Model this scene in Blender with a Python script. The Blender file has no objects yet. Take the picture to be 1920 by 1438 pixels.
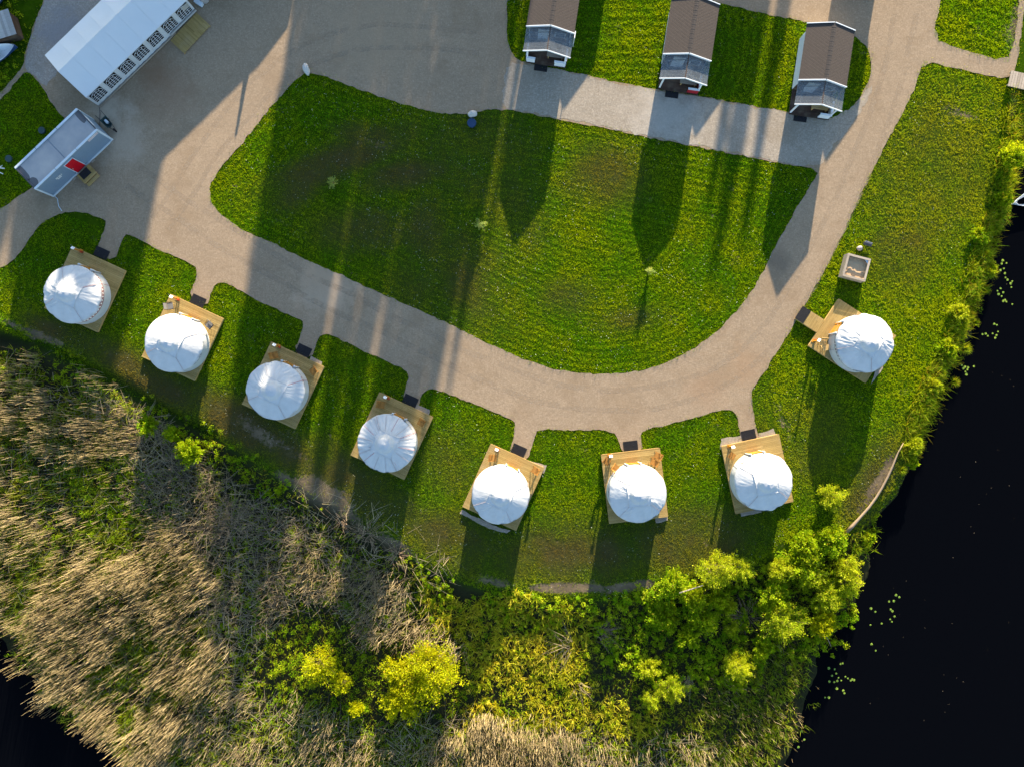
import bpy, bmesh, math, random
import numpy as np
from mathutils import Vector, Matrix
from mathutils.geometry import tessellate_polygon

random.seed(7)
rng = np.random.default_rng(11)
R = math.radians
scene = bpy.context.scene
COL = scene.collection

# ------------------------------------------------------------------ camera
H = 66.0                      # flying height of the drone, metres
S = 0.04                      # metres on the ground for one pixel of the 1920 px photograph
cam_d = bpy.data.cameras.new('camera')
cam_d.sensor_width = 36.0
cam_d.lens = 36.0 * (H / S) / 1920.0
cam_d.clip_end = 3000.0
cam = bpy.data.objects.new('camera', cam_d)
COL.objects.link(cam)
cam.location = (0, 0, H)
cam.rotation_euler = (0, 0, 0)
scene.camera = cam

# ------------------------------------------------------------------ sky and sun
SUN_EL = 12.3
SUN_TO = Vector((0.172, 0.985, math.tan(R(SUN_EL)))).normalized()
world = bpy.data.worlds.new('World')
scene.world = world
world.use_nodes = True
wn = world.node_tree
for n in list(wn.nodes):
    wn.nodes.remove(n)
wo = wn.nodes.new('ShaderNodeOutputWorld')
wb = wn.nodes.new('ShaderNodeBackground')
ws = wn.nodes.new('ShaderNodeTexSky')
ws.sky_type = 'NISHITA'
ws.sun_disc = False
ws.sun_elevation = R(SUN_EL)
ws.sun_rotation = math.atan2(0.172, 0.985)
ws.air_density = 1.0
ws.dust_density = 0.6
ws.ozone_density = 2.0
wb.inputs['Strength'].default_value = 0.103
wn.links.new(ws.outputs[0], wb.inputs['Color'])
wn.links.new(wb.outputs[0], wo.inputs['Surface'])
sun_d = bpy.data.lights.new('sun', 'SUN')
sun_d.energy = 5.0
sun_d.angle = R(0.5)
sun_d.color = (1.0, 0.83, 0.60)
sun = bpy.data.objects.new('sun', sun_d)
COL.objects.link(sun)
sun.rotation_euler = (-SUN_TO).to_track_quat('-Z', 'Y').to_euler()
sun.location = (10, 60, 40)
scene.view_settings.view_transform = 'Standard'
scene.view_settings.look = 'None'
scene.view_settings.gamma = 1.0
scene.view_settings.exposure = 2.4
scene.cycles.max_bounces = 4
scene.cycles.diffuse_bounces = 2
scene.cycles.glossy_bounces = 2
scene.cycles.transmission_bounces = 4
scene.cycles.transparent_max_bounces = 6

# ------------------------------------------------------------------ helpers
def G(px, py, z=0.0):
    """point at height z that stands where pixel (px, py) of the photograph looks"""
    k = S * (1.0 - z / H)
    return Vector(((px - 960.0) * k, (719.0 - py) * k, z))

def GP(pts):
    return np.array([[(p[0] - 960.0) * S, (719.0 - p[1]) * S] for p in pts])

def link(o, parent=None):
    COL.objects.link(o)
    if parent is not None:
        o.parent = parent
    return o

def tag(o, label=None, cat=None, group=None, kind=None):
    if label: o['label'] = label
    if cat: o['category'] = cat
    if group: o['group'] = group
    if kind: o['kind'] = kind
    return o

def empty(name, loc=(0, 0, 0), rz=0.0):
    o = bpy.data.objects.new(name, None)
    o.empty_display_size = 0.2
    o.location = loc
    o.rotation_euler = (0, 0, rz)
    return link(o)

def copy_tree(o, parent=None):
    c = o.copy()
    COL.objects.link(c)
    c.parent = parent
    for ch in [k for k in o.children]:
        copy_tree(ch, c)
    return c

def vnoise(x, y, seed=0):
    x = np.asarray(x, float); y = np.asarray(y, float)
    xi = np.floor(x).astype(np.int64); yi = np.floor(y).astype(np.int64)
    fx = x - xi; fy = y - yi
    fx = fx * fx * (3 - 2 * fx); fy = fy * fy * (3 - 2 * fy)
    def h(a, b):
        n = (a * 374761393 + b * 668265263 + seed * 1442695041) & 0x7fffffff
        n = ((n ^ (n >> 13)) * 1274126177) & 0x7fffffff
        n = (n ^ (n >> 16)) & 0xffff
        return n / 65535.0
    return (h(xi, yi) * (1 - fx) * (1 - fy) + h(xi + 1, yi) * fx * (1 - fy)
            + h(xi, yi + 1) * (1 - fx) * fy + h(xi + 1, yi + 1) * fx * fy)

def fbm(x, y, seed=0, o=4):
    s = 0; a = 0.5; t = 0
    for i in range(o):
        s = s + a * vnoise(x, y, seed + i * 7); t += a
        x = x * 2.03; y = y * 2.03; a *= 0.5
    return s / t

def inside(poly, x, y):
    r = np.zeros(len(x), bool)
    n = len(poly); j = n - 1
    for i in range(n):
        xi, yi = poly[i]; xj, yj = poly[j]
        if yi != yj:
            c = ((yi > y) != (yj > y)) & (x < (xj - xi) * (y - yi) / (yj - yi) + xi)
            r ^= c
        j = i
    return r

def pdist(poly, x, y, closed=True):
    d = np.full(len(x), 1e18)
    n = len(poly)
    for i in range(n if closed else n - 1):
        ax, ay = poly[i]; bx, by = poly[(i + 1) % n]
        dx, dy = bx - ax, by - ay
        L = dx * dx + dy * dy
        if L < 1e-12: continue
        t = np.clip(((x - ax) * dx + (y - ay) * dy) / L, 0, 1)
        d = np.minimum(d, (x - ax - t * dx) ** 2 + (y - ay - t * dy) ** 2)
    return np.sqrt(d)

def sdist(poly, x, y):
    d = pdist(poly, x, y)
    return np.where(inside(poly, x, y), d, -d)

def sstep(a, b, v):
    t = np.clip((v - a) / (b - a), 0, 1)
    return t * t * (3 - 2 * t)

def np_mesh(name, v, loops, counts, mat, parent=None, attrs=None, smooth=False, uv=None):
    """fast mesh from arrays: v (N,3), loops flat vertex indices, counts loops per face"""
    me = bpy.data.meshes.new(name)
    v = np.asarray(v, np.float32); loops = np.asarray(loops, np.int32).ravel()
    counts = np.asarray(counts, np.int32)
    me.vertices.add(len(v)); me.vertices.foreach_set('co', v.ravel())
    me.loops.add(len(loops)); me.loops.foreach_set('vertex_index', loops)
    me.polygons.add(len(counts))
    st = np.zeros(len(counts), np.int32); st[1:] = np.cumsum(counts)[:-1]
    me.polygons.foreach_set('loop_start', st)
    me.polygons.foreach_set('use_smooth', np.full(len(counts), bool(smooth)))
    if attrs:
        for k, a in attrs.items():
            at = me.attributes.new(k, 'FLOAT', 'POINT')
            at.data.foreach_set('value', np.asarray(a, np.float32))
    if uv is not None:
        ul = me.uv_layers.new(name='uv')
        ul.data.foreach_set('uv', np.asarray(uv, np.float32)[loops].ravel())
    me.update(calc_edges=True)
    if mat: me.materials.append(mat)
    return link(bpy.data.objects.new(name, me), parent)

class MB:
    """collects simple solids into ONE mesh"""
    def __init__(s):
        s.v = []; s.f = []; s.t = []
    def add(s, vs, fs, tint=0.5):
        b = len(s.v)
        s.v += [tuple(p) for p in vs]
        s.t += [tint] * len(vs)
        s.f += [tuple(b + i for i in f) for f in fs]
        return s
    def box(s, c, d, rz=0.0, M=None, tint=0.5):
        x, y, z = d[0] / 2, d[1] / 2, d[2] / 2
        vs = [Vector((i * x, j * y, k * z)) for k in (-1, 1) for j in (-1, 1) for i in (-1, 1)]
        m = Matrix.Translation(c) @ Matrix.Rotation(rz, 4, 'Z')
        if M is not None: m = Matrix.Translation(c) @ M.to_4x4()
        return s.add([m @ p for p in vs], [(0, 2, 3, 1), (4, 5, 7, 6), (0, 1, 5, 4), (2, 6, 7, 3), (0, 4, 6, 2), (1, 3, 7, 5)], tint)
    def bar(s, a, b, w, h=None, tint=0.5, up=(0, 0, 1)):
        a = Vector(a); b = Vector(b); h = w if h is None else h
        d = (b - a); L = d.length; d.normalize()
        u = Vector(up)
        if abs(d.dot(u)) > 0.98: u = Vector((0, 1, 0))
        x = d.cross(u).normalized(); y = x.cross(d).normalized()
        vs = []
        for p in (a, b):
            for i, j in ((-1, -1), (1, -1), (1, 1), (-1, 1)):
                vs.append(p + x * (i * w / 2) + y * (j * h / 2))
        return s.add(vs, [(0, 1, 2, 3), (7, 6, 5, 4), (0, 4, 5, 1), (1, 5, 6, 2), (2, 6, 7, 3), (3, 7, 4, 0)], tint)
    def tube(s, pts, rad, n=8, cap=True, tint=0.5):
        pts = [Vector(p) for p in pts]
        if not hasattr(rad, '__len__'): rad = [rad] * len(pts)
        vs = []; fs = []
        for k, p in enumerate(pts):
            d = (pts[min(k + 1, len(pts) - 1)] - pts[max(k - 1, 0)]).normalized()
            u = Vector((0, 0, 1)) if abs(d.z) < 0.95 else Vector((1, 0, 0))
            x = d.cross(u).normalized(); y = x.cross(d)
            for i in range(n):
                a = 2 * math.pi * i / n
                vs.append(p + (x * math.cos(a) + y * math.sin(a)) * rad[k])
        for k in range(len(pts) - 1):
            for i in range(n):
                a = k * n + i; b = k * n + (i + 1) % n
                fs.append((a, b, b + n, a + n))
        if cap:
            fs.append(tuple(range(n - 1, -1, -1)))
            fs.append(tuple(range((len(pts) - 1) * n, len(pts) * n)))
        return s.add(vs, fs, tint)
    def prism(s, poly, z0, z1, tint=0.5):
        n = len(poly)
        vs = [(p[0], p[1], z0) for p in poly] + [(p[0], p[1], z1) for p in poly]
        a = sum(poly[i][0] * poly[(i + 1) % n][1] - poly[(i + 1) % n][0] * poly[i][1] for i in range(n))
        idx = list(range(n))
        if a < 0: idx = idx[::-1]
        fs = [tuple(reversed(idx)), tuple(i + n for i in idx)]
        for q in range(n):
            i, j = idx[q], idx[(q + 1) % n]
            fs.append((i, j, j + n, i + n))
        return s.add(vs, fs, tint)
    def build(s, name, mat, parent=None, smooth=False, bevel=0.0):
        me = bpy.data.meshes.new(name)
        me.from_pydata(s.v, [], s.f)
        at = me.attributes.new('tint', 'FLOAT', 'POINT')
        at.data.foreach_set('value', np.array(s.t, np.float32))
        if smooth:
            me.polygons.foreach_set('use_smooth', np.ones(len(me.polygons), bool))
        if mat: me.materials.append(mat)
        me.update()
        o = link(bpy.data.objects.new(name, me), parent)
        if bevel > 0:
            b = o.modifiers.new('bevel', 'BEVEL'); b.width = bevel; b.segments = 1; b.limit_method = 'ANGLE'
        return o

# ------------------------------------------------------------------ materials
MATS = {}
class NT:
    def __init__(s, name):
        s.m = bpy.data.materials.new(name); s.m.use_nodes = True
        s.t = s.m.node_tree
        for n in list(s.t.nodes): s.t.nodes.remove(n)
        s.out = s.t.nodes.new('ShaderNodeOutputMaterial')
        s.geo = s.t.nodes.new('ShaderNodeNewGeometry')
        s.tc = s.t.nodes.new('ShaderNodeTexCoord')
        s.pos = s.geo.outputs['Position']
        MATS[name] = s.m
    def n(s, typ, **kw):
        nd = s.t.nodes.new(typ)
        for k, v in kw.items(): setattr(nd, k, v)
        return nd
    def l(s, a, b): s.t.links.new(a, b)
    def put(s, sock, v):
        if hasattr(v, 'links') or isinstance(v, bpy.types.NodeSocket): s.l(v, sock)
        else:
            if isinstance(v, (tuple, list)) and len(v) == 3 and sock.type == 'RGBA': v = (*v, 1)
            sock.default_value = v
    def noise(s, scale, detail=4, rough=0.55, vec=None, dist=0.0):
        nd = s.n('ShaderNodeTexNoise'); nd.inputs['Scale'].default_value = scale
        nd.inputs['Detail'].default_value = min(detail, 3); nd.inputs['Roughness'].default_value = rough
        nd.inputs['Distortion'].default_value = dist
        s.l(vec if vec is not None else s.pos, nd.inputs['Vector'])
        return nd.outputs['Fac']
    def vor(s, scale, feature='F1', vec=None):
        nd = s.n('ShaderNodeTexVoronoi', feature=feature); nd.inputs['Scale'].default_value = scale
        s.l(vec if vec is not None else s.pos, nd.inputs['Vector'])
        return nd
    def rng(s, v, a, b, c=0.0, d=1.0):
        nd = s.n('ShaderNodeMapRange'); nd.clamp = True
        s.put(nd.inputs[0], v)
        for i, q in enumerate((a, b, c, d)): nd.inputs[i + 1].default_value = q
        return nd.outputs[0]
    def mix(s, f, a, b, mode='MIX'):
        nd = s.n('ShaderNodeMix', data_type='RGBA', blend_type=mode)
        s.put(nd.inputs[0], f); s.put(nd.inputs[6], a); s.put(nd.inputs[7], b)
        return nd.outputs[2]
    def math(s, op, a, b=0.0, c=0.0):
        nd = s.n('ShaderNodeMath', operation=op)
        s.put(nd.inputs[0], a); s.put(nd.inputs[1], b); s.put(nd.inputs[2], c)
        return nd.outputs[0]
    def attr(s, name):
        nd = s.n('ShaderNodeAttribute'); nd.attribute_name = name
        return nd.outputs['Fac']
    def bump(s, h, strength=0.3, dist=0.02, normal=None):
        nd = s.n('ShaderNodeBump'); nd.inputs['Strength'].default_value = strength
        nd.inputs['Distance'].default_value = dist
        s.put(nd.inputs['Height'], h)
        if normal is not None: s.l(normal, nd.inputs['Normal'])
        return nd.outputs[0]
    def blob(s, px, py, r, soft, nz):
        """a stain with a shape of its own: 1 inside, 0 outside"""
        p = G(px, py)
        nd = s.n('ShaderNodeVectorMath', operation='DISTANCE')
        s.l(s.pos, nd.inputs[0]); nd.inputs[1].default_value = (p.x, p.y, 0)
        d = s.math('ADD', nd.outputs['Value'], s.math('MULTIPLY', s.math('SUBTRACT', nz, 0.5), r * 2.4))
        return s.rng(d, r - soft, r + soft, 1.0, 0.0)
    def bsdf(s, color, rough=0.8, normal=None, spec=0.3, metal=0.0, ior=1.45):
        p = s.n('ShaderNodeBsdfPrincipled')
        s.put(p.inputs['Base Color'], color); s.put(p.inputs['Roughness'], rough)
        p.inputs['Specular IOR Level'].default_value = spec
        p.inputs['Metallic'].default_value = metal; p.inputs['IOR'].default_value = ior
        if normal is not None: s.l(normal, p.inputs['Normal'])
        return p
    def end(s, sh):
        s.l(sh.outputs[0] if hasattr(sh, 'outputs') else sh, s.out.inputs['Surface'])
        return s.m

def simple(name, c, rough=0.7, var=0.12, scale=3.0, bump=0.0, spec=0.3, metal=0.0):
    t = NT(name)
    ob = t.tc.outputs['Object']
    nz = t.noise(scale, 5, 0.6, ob)
    lo = tuple(x * (1 - var) for x in c); hi = tuple(min(1, x * (1 + var)) for x in c)
    col = t.mix(nz, lo, hi)
    nm = t.bump(t.noise(scale * 8, 3, 0.6, ob), bump, 0.01) if bump else None
    return t.end(t.bsdf(col, rough, nm, spec, metal))

def foliage(name, c1, c2, c3, trans=0.35, patch=0.35, dryc=(0.22, 0.155, 0.022), rough=0.6, gloss=0.04):
    """leaf or blade: colour by patches in the field, tint of the single leaf, dryness"""
    t = NT(name)
    f1 = t.noise(patch, 4, 0.6)
    col = t.mix(t.rng(f1, 0.40, 0.60), c1, c2)
    col = t.mix(t.rng(t.attr('tint'), 0.45, 1.0), col, c3)
    col = t.mix(t.rng(t.attr('dry'), 0.0, 1.0), col, dryc)
    p = t.bsdf(col, rough, None, gloss)
    tr = t.n('ShaderNodeBsdfTranslucent'); t.l(t.mix(1.0, col, (1.35, 1.12, 0.5), 'MULTIPLY'), tr.inputs['Color'])
    mx = t.n('ShaderNodeMixShader'); mx.inputs[0].default_value = trans
    t.l(p.outputs[0], mx.inputs[1]); t.l(tr.outputs[0], mx.inputs[2])
    return t.end(mx)

# ground under the lawns, marsh mud, bare earth (masks are vertex attributes of the sheet)
t = NT('ground')
n1 = t.noise(0.25, 5, 0.6); n2 = t.noise(6.0, 5, 0.7); n3 = t.noise(1.3, 5, 0.65)
grass = t.mix(t.rng(n3, 0.35, 0.65), (0.014, 0.038, 0.001), (0.030, 0.062, 0.002))
grass = t.mix(t.rng(n2, 0.5, 0.8, 0, 0.35), grass, (0.050, 0.045, 0.012))
dryc = t.mix(n2, (0.026, 0.028, 0.010), (0.062, 0.054, 0.018))
grass = t.mix(t.attr('dry'), grass, dryc)
bare = t.mix(n2, (0.075, 0.057, 0.038), (0.20, 0.148, 0.092))
bare = t.mix(t.rng(t.noise(0.9, 3), 0.4, 0.62, 0, 0.6), bare, (0.055, 0.045, 0.034))
n4 = t.math('ADD', t.noise(4.5, 6, 0.8), t.math('MULTIPLY', t.noise(0.7, 4, 0.6), 0.8))
c = t.mix(t.rng(t.math('ADD', t.attr('bare'), t.math('MULTIPLY', t.math('SUBTRACT', n4, 0.9), 2.2)), 0.40, 0.72, 0, 0.9), grass, bare)
mud = t.mix(n2, (0.010, 0.010, 0.006), (0.030, 0.032, 0.014))
c = t.mix(t.attr('marsh'), c, mud)
t.end(t.bsdf(c, 0.95, t.bump(t.math('ADD', n2, t.math('MULTIPLY', t.noise(22, 3), 0.5)), 0.7, 0.05), 0.0))

def gravel(name, a, b, spk, patches):
    t = NT(name)
    big = t.noise(0.10, 4, 0.55); mid = t.noise(0.9, 5, 0.65); fine = t.noise(9.0, 5, 0.75)
    col = t.mix(t.rng(big, 0.3, 0.7), a, b)
    col = t.mix(t.rng(mid, 0.35, 0.7, 0, 0.45), col, tuple(x * 0.74 for x in b))
    col = t.mix(t.rng(fine, 0.52, 0.72, 0, 0.42), col, spk)
    col = t.mix(t.rng(fine, 0.30, 0.46, 0.35, 0), col, tuple(x * 0.5 for x in a))
    m2 = t.noise(4.5, 4, 0.75); m3 = t.noise(0.35, 5, 0.6, None, 0.8)
    col = t.mix(t.rng(m2, 0.5, 0.66, 0, 0.30), col, spk)
    col = t.mix(t.rng(m2, 0.30, 0.45, 0.34, 0), col, tuple(x * 0.62 for x in a))
    col = t.mix(t.rng(m3, 0.52, 0.66, 0, 0.30), col, tuple(x * q for x, q in zip(a, (0.72, 0.66, 0.58))))
    for (px, py, r, soft, cc, amt) in patches:
        m = t.math('MULTIPLY', t.blob(px, py, r, soft, mid), amt)
        col = t.mix(m, col, cc)
    hgt = t.math('ADD', t.noise(14, 4, 0.7), t.math('MULTIPLY', t.noise(2.2, 3), 1.2))
    return t.end(t.bsdf(col, 0.92, t.bump(hgt, 0.38, 0.022), 0.15))

gravel('gravel', (0.214, 0.160, 0.107), (0.240, 0.179, 0.119), (0.33, 0.258, 0.185), [
    (312, 170, 1.7, 1.2, (0.17, 0.10, 0.06), 0.45), (290, 130, 1.1, 0.8, (0.173, 0.101, 0.057), 0.6), (230, 265, 1.6, 0.9, (0.302, 0.252, 0.192), 0.6),
    (205, 205, 1.1, 0.8, (0.374, 0.315, 0.244), 0.7), (610, 535, 1.9, 0.7, (0.32, 0.25, 0.18), 0.6),
    (600, 520, 1.0, 0.5, (0.259, 0.189, 0.125), 0.6), (1400, 690, 1.3, 0.9, (0.216, 0.132, 0.073), 0.4), (1455, 490, .9, .5, (0.122, 0.095, 0.068), 0.7),
    (1320, 730, 1.2, 0.8, (0.209, 0.126, 0.073), 0.35), (700, 60, 3.0, 1.8, (0.238, 0.176, 0.114), 0.5)])
gravel('pale_gravel', (0.220, 0.187, 0.145), (0.252, 0.215, 0.170), (0.375, 0.33, 0.27), [(1250, 215, 2.2, 1.2, (0.36, 0.33, 0.29), 0.5)])
gravel('grey_gravel', (0.20, 0.18, 0.155), (0.25, 0.225, 0.195), (0.37, 0.34, 0.30), [(120, 60, 1.6, 0.8, (0.16, 0.16, 0.17), 0.7)])

t = NT('water')
t.end(t.bsdf((0.0012, 0.0014, 0.0022), 0.06, t.bump(t.noise(2.5, 3), 0.05, 0.02), 0.035, 0, 1.33))

foliage('lawn_blade', (0.115, 0.315, 0.001), (0.275, 0.40, 0.001), (0.42, 0.50, 0.006), 0.5, 0.28, (0.19, 0.15, 0.03))
foliage('weed_blade', (0.135, 0.25, 0.006), (0.22, 0.30, 0.008), (0.38, 0.40, 0.03), 0.5, 0.5)
foliage('bush_leaf', (0.12, 0.25, 0.003), (0.22, 0.32, 0.004), (0.42, 0.46, 0.02), 0.5, 0.6)
foliage('willow_leaf', (0.20, 0.30, 0.005), (0.28, 0.35, 0.006), (0.50, 0.52, 0.04), 0.5, 0.6)
foliage('yellow_leaf', (0.24, 0.30, 0.003), (0.32, 0.355, 0.004), (0.50, 0.50, 0.012), 0.5, 0.6, (0.45, 0.27, 0.03))
foliage('rosette_leaf', (0.31, 0.38, 0.010), (0.46, 0.44, 0.022), (0.66, 0.56, 0.07), 0.45, 0.6)
foliage('reed_straw', (0.30, 0.235, 0.115), (0.39, 0.31, 0.16), (0.60, 0.50, 0.30), 0.2, 0.25, (0.135, 0.115, 0.095))
foliage('reed_shoot', (0.15, 0.25, 0.015), (0.22, 0.29, 0.02), (0.36, 0.37, 0.05), 0.45, 0.5)
foliage('tree_leaf', (0.04, 0.075, 0.015), (0.055, 0.09, 0.02), (0.08, 0.11, 0.03), 0.15, 0.3)
foliage('flower', (0.6, 0.62, 0.5), (0.7, 0.7, 0.62), (0.8, 0.8, 0.75), 0.2, 1.0)
foliage('lily', (0.12, 0.21, 0.03), (0.17, 0.25, 0.03), (0.30, 0.34, 0.03), 0.1, 0.8, rough=0.35, gloss=0.3)
foliage('sapling_leaf', (0.20, 0.29, 0.07), (0.26, 0.34, 0.09), (0.38, 0.44, 0.16), 0.4, 1.0)

# wood: grain along local x of the boards is coarse; each board has its own tint
def wood(name, a, b, rough=0.7, grey=0.0):
    t = NT(name)
    mp = t.n('ShaderNodeMapping'); mp.inputs['Scale'].default_value = (0.7, 9, 9)
    t.l(t.tc.outputs['Object'], mp.inputs['Vector'])
    g = t.noise(3.0, 6, 0.65, mp.outputs[0])
    col = t.mix(t.rng(t.attr('tint'), 0, 1), a, b)
    col = t.mix(t.rng(g, 0.45, 0.75, 0, 0.5), col, tuple(x * 0.55 for x in a))
    st = t.noise(0.8, 4, 0.6, t.tc.outputs['Object'])
    col = t.mix(t.rng(st, 0.5, 0.75, 0, 0.3), col, (0.30, 0.25, 0.17))
    return t.end(t.bsdf(col, rough, t.bump(g, 0.3, 0.006), 0.25))
wood('deck_wood', (0.215, 0.143, 0.044), (0.345, 0.242, 0.088))
wood('grey_wood', (0.22, 0.18, 0.14), (0.34, 0.285, 0.225))
wood('pine', (0.33, 0.21, 0.075), (0.45, 0.30, 0.12))
wood('chair_wood', (0.21, 0.095, 0.018), (0.32, 0.15, 0.03))
wood('orange_wood', (0.38, 0.155, 0.012), (0.45, 0.195, 0.018))
wood('dark_wood', (0.045, 0.026, 0.018), (0.075, 0.042, 0.028))
wood('shed_board', (0.21, 0.20, 0.19), (0.33, 0.32, 0.30))

# canvas with fine creases
t = NT('canvas')
ob = t.tc.outputs['Object']
nz = t.noise(1.6, 5, 0.6, ob)
col = t.mix(t.rng(nz, 0.3, 0.75), (0.435, 0.445, 0.455), (0.365, 0.375, 0.385))
mpg = t.n('ShaderNodeMapping'); mpg.inputs['Scale'].default_value = (1.0, 1.0, 0.3)
t.l(ob, mpg.inputs['Vector'])
nm = t.bump(t.math('ADD', t.noise(5, 3, 0.5, mpg.outputs[0], 0.8), t.math('MULTIPLY', t.noise(30, 2, 0.5, ob), 0.15)), 0.35, 0.03)
t.end(t.bsdf(col, 0.65, nm, 0.3))
t = NT('vinyl')
ob = t.tc.outputs['Object']
col = t.mix(t.noise(0.7, 4, 0.6, ob), (0.50, 0.52, 0.53), (0.45, 0.465, 0.48))
t.end(t.bsdf(col, 0.35, t.bump(t.noise(1.5, 3, 0.5, ob, 0.6), 0.25, 0.04), 0.5))
for nm_, cc in (('band_maroon', (0.16, 0.018, 0.022)), ('band_navy', (0.012, 0.016, 0.045)), ('band_brown', (0.10, 0.045, 0.03)), ('band_grey', (0.24, 0.17, 0.13))):
    t = NT(nm_)
    uv = t.n('ShaderNodeUVMap'); uv.uv_map = 'uv'
    sp = t.n('ShaderNodeSeparateXYZ'); t.l(uv.outputs[0], sp.inputs[0])
    a = t.math('PINGPONG', sp.outputs[0], 0.5)
    b = t.math('PINGPONG', sp.outputs[1], 0.5)
    d = t.math('ABSOLUTE', t.math('SUBTRACT', t.math('ADD', a, b), 0.5))
    m = t.rng(d, 0.10, 0.20, 1, 0)
    e = t.rng(t.math('ADD', t.math('ABSOLUTE', t.math('SUBTRACT', a, 0.1)), t.math('ABSOLUTE', t.math('SUBTRACT', b, 0.1))), 0.1, 0.16, 1, 0)
    edge = t.rng(t.math('ABSOLUTE', t.math('SUBTRACT', sp.outputs[1], 0.5)), 0.42, 0.46, 0, 1)
    mm = t.math('MAXIMUM', t.math('MAXIMUM', m, e), edge)
    t.end(t.bsdf(t.mix(mm, (0.70, 0.66, 0.62), cc), 0.8))
simple('ridge_shingle', (0.042, 0.036, 0.034), 0.9, 0.3, 6, 0.4)
simple('rope', (0.30, 0.24, 0.24), 0.9)
simple('red_rope', (0.30, 0.05, 0.06), 0.9)
t = NT('rubber'); t.end(t.bsdf(t.mix(t.noise(6, 5, 0.7), (0.008, 0.008, 0.010), (0.022, 0.022, 0.025)), 0.85, t.bump(t.vor(22).outputs['Distance'], 0.5, 0.01), 0.2))
simple('white_paint', (0.60, 0.61, 0.62), 0.55, 0.05)
simple('red_paint', (0.30, 0.012, 0.020), 0.5, 0.1)
simple('extinguisher_red', (0.42, 0.03, 0.012), 0.35, 0.05)
simple('signal_red', (0.40, 0.004, 0.012), 0.4, 0.08)
simple('black_metal', (0.012, 0.012, 0.014), 0.5, 0.2)
simple('dark_metal', (0.05, 0.05, 0.055), 0.45, 0.2)
simple('steel', (0.45, 0.46, 0.48), 0.4, 0.15, metal=0.6)
simple('grey_fabric', (0.13, 0.125, 0.12), 0.85, 0.15)
simple('concrete', (0.40, 0.40, 0.40), 0.9, 0.15, 4, 0.4)
simple('stone', (0.42, 0.40, 0.37), 0.9, 0.3, 3, 0.6)
simple('bark', (0.11, 0.085, 0.06), 0.95, 0.3, 5, 0.6)
simple('dead_wood', (0.24, 0.18, 0.11), 0.9, 0.25, 4, 0.5)
simple('twig', (0.20, 0.14, 0.085), 0.95, 0.25)
simple('log_wood', (0.20, 0.15, 0.10), 0.85, 0.2, 2, 0.4)
simple('black_pane', (0.006, 0.007, 0.010), 0.15, 0.1, spec=0.5)
simple('beige_pane', (0.30, 0.29, 0.27), 0.5, 0.1)
simple('container_paint', (0.155, 0.215, 0.285), 0.5, 0.08, 1.2)
simple('container_trim', (0.42, 0.48, 0.53), 0.5, 0.1)
simple('blue_plastic', (0.012, 0.035, 0.085), 0.45, 0.1)
simple('blue_hull', (0.02, 0.06, 0.17), 0.4, 0.1)
simple('green_metal', (0.02, 0.045, 0.045), 0.5, 0.15)
simple('soil', (0.12, 0.085, 0.055), 0.95, 0.35, 5, 0.8)
simple('sand', (0.42, 0.29, 0.17), 0.95, 0.25, 5, 0.6)
simple('tarp', (0.27, 0.25, 0.24), 0.7, 0.2)
# container roof sheet with dust
t = NT('roof_sheet')
ob = t.tc.outputs['Object']
t.end(t.bsdf(t.mix(t.rng(t.noise(0.6, 5, 0.6, ob), 0.35, 0.7), (0.23, 0.235, 0.245), (0.33, 0.315, 0.30)), 0.6, t.bump(t.noise(4, 4, 0.6, ob), 0.15, 0.01), 0.4))
t = NT('puddle'); t.end(t.bsdf((0.085, 0.085, 0.09), 0.12, None, 0.5, 0, 1.33))
# shingles, diagonal courses; uv in metres (along ridge, along slope)
t = NT('shingle')
uv = t.n('ShaderNodeUVMap'); uv.uv_map = 'uv'
sp = t.n('ShaderNodeSeparateXYZ'); t.l(uv.outputs[0], sp.inputs[0])
d1 = t.math('FRACT', t.math('MULTIPLY', t.math('ADD', sp.outputs[0], t.math('MULTIPLY', sp.outputs[1], 0.72)), 4.2))
row = t.math('FRACT', t.math('MULTIPLY', sp.outputs[1], 7.0))
ln = t.math('MAXIMUM', t.rng(d1, 0.0, 0.22, 1, 0), t.rng(row, 0.0, 0.16, 0.5, 0))
nz = t.noise(5, 5, 0.7, uv.outputs[0])
col = t.mix(nz, (0.032, 0.027, 0.025), (0.060, 0.051, 0.047))
col = t.mix(t.math('MULTIPLY', ln, 0.8), col, (0.022, 0.016, 0.014))
hh = t.math('SUBTRACT', t.math('ADD', d1, t.math('MULTIPLY', nz, 0.4)), t.math('MULTIPLY', ln, 0.8))
t.end(t.bsdf(col, 0.9, t.bump(hh, 0.6, 0.02), 0.2))
# clear corrugated sheet of the porch roofs
t = NT('clear_sheet')
ob = t.tc.outputs['Object']
sp = t.n('ShaderNodeSeparateXYZ'); t.l(ob, sp.inputs[0])
wv = t.math('SINE', t.math('MULTIPLY', sp.outputs[1], 82.0))
nm = t.bump(wv, 0.5, 0.01)
p = t.bsdf((0.16, 0.18, 0.20), 0.22, nm, 0.5)
tr = t.n('ShaderNodeBsdfTransparent'); tr.inputs[0].default_value = (0.72, 0.76, 0.80, 1)
mx = t.n('ShaderNodeMixShader'); t.put(mx.inputs[0], t.rng(t.noise(2.5, 4, 0.6, ob), 0.3, 0.7, 0.26, 0.44))
t.l(tr.outputs[0], mx.inputs[1]); t.l(p.outputs[0], mx.inputs[2])
t.end(mx)
M = MATS

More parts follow.
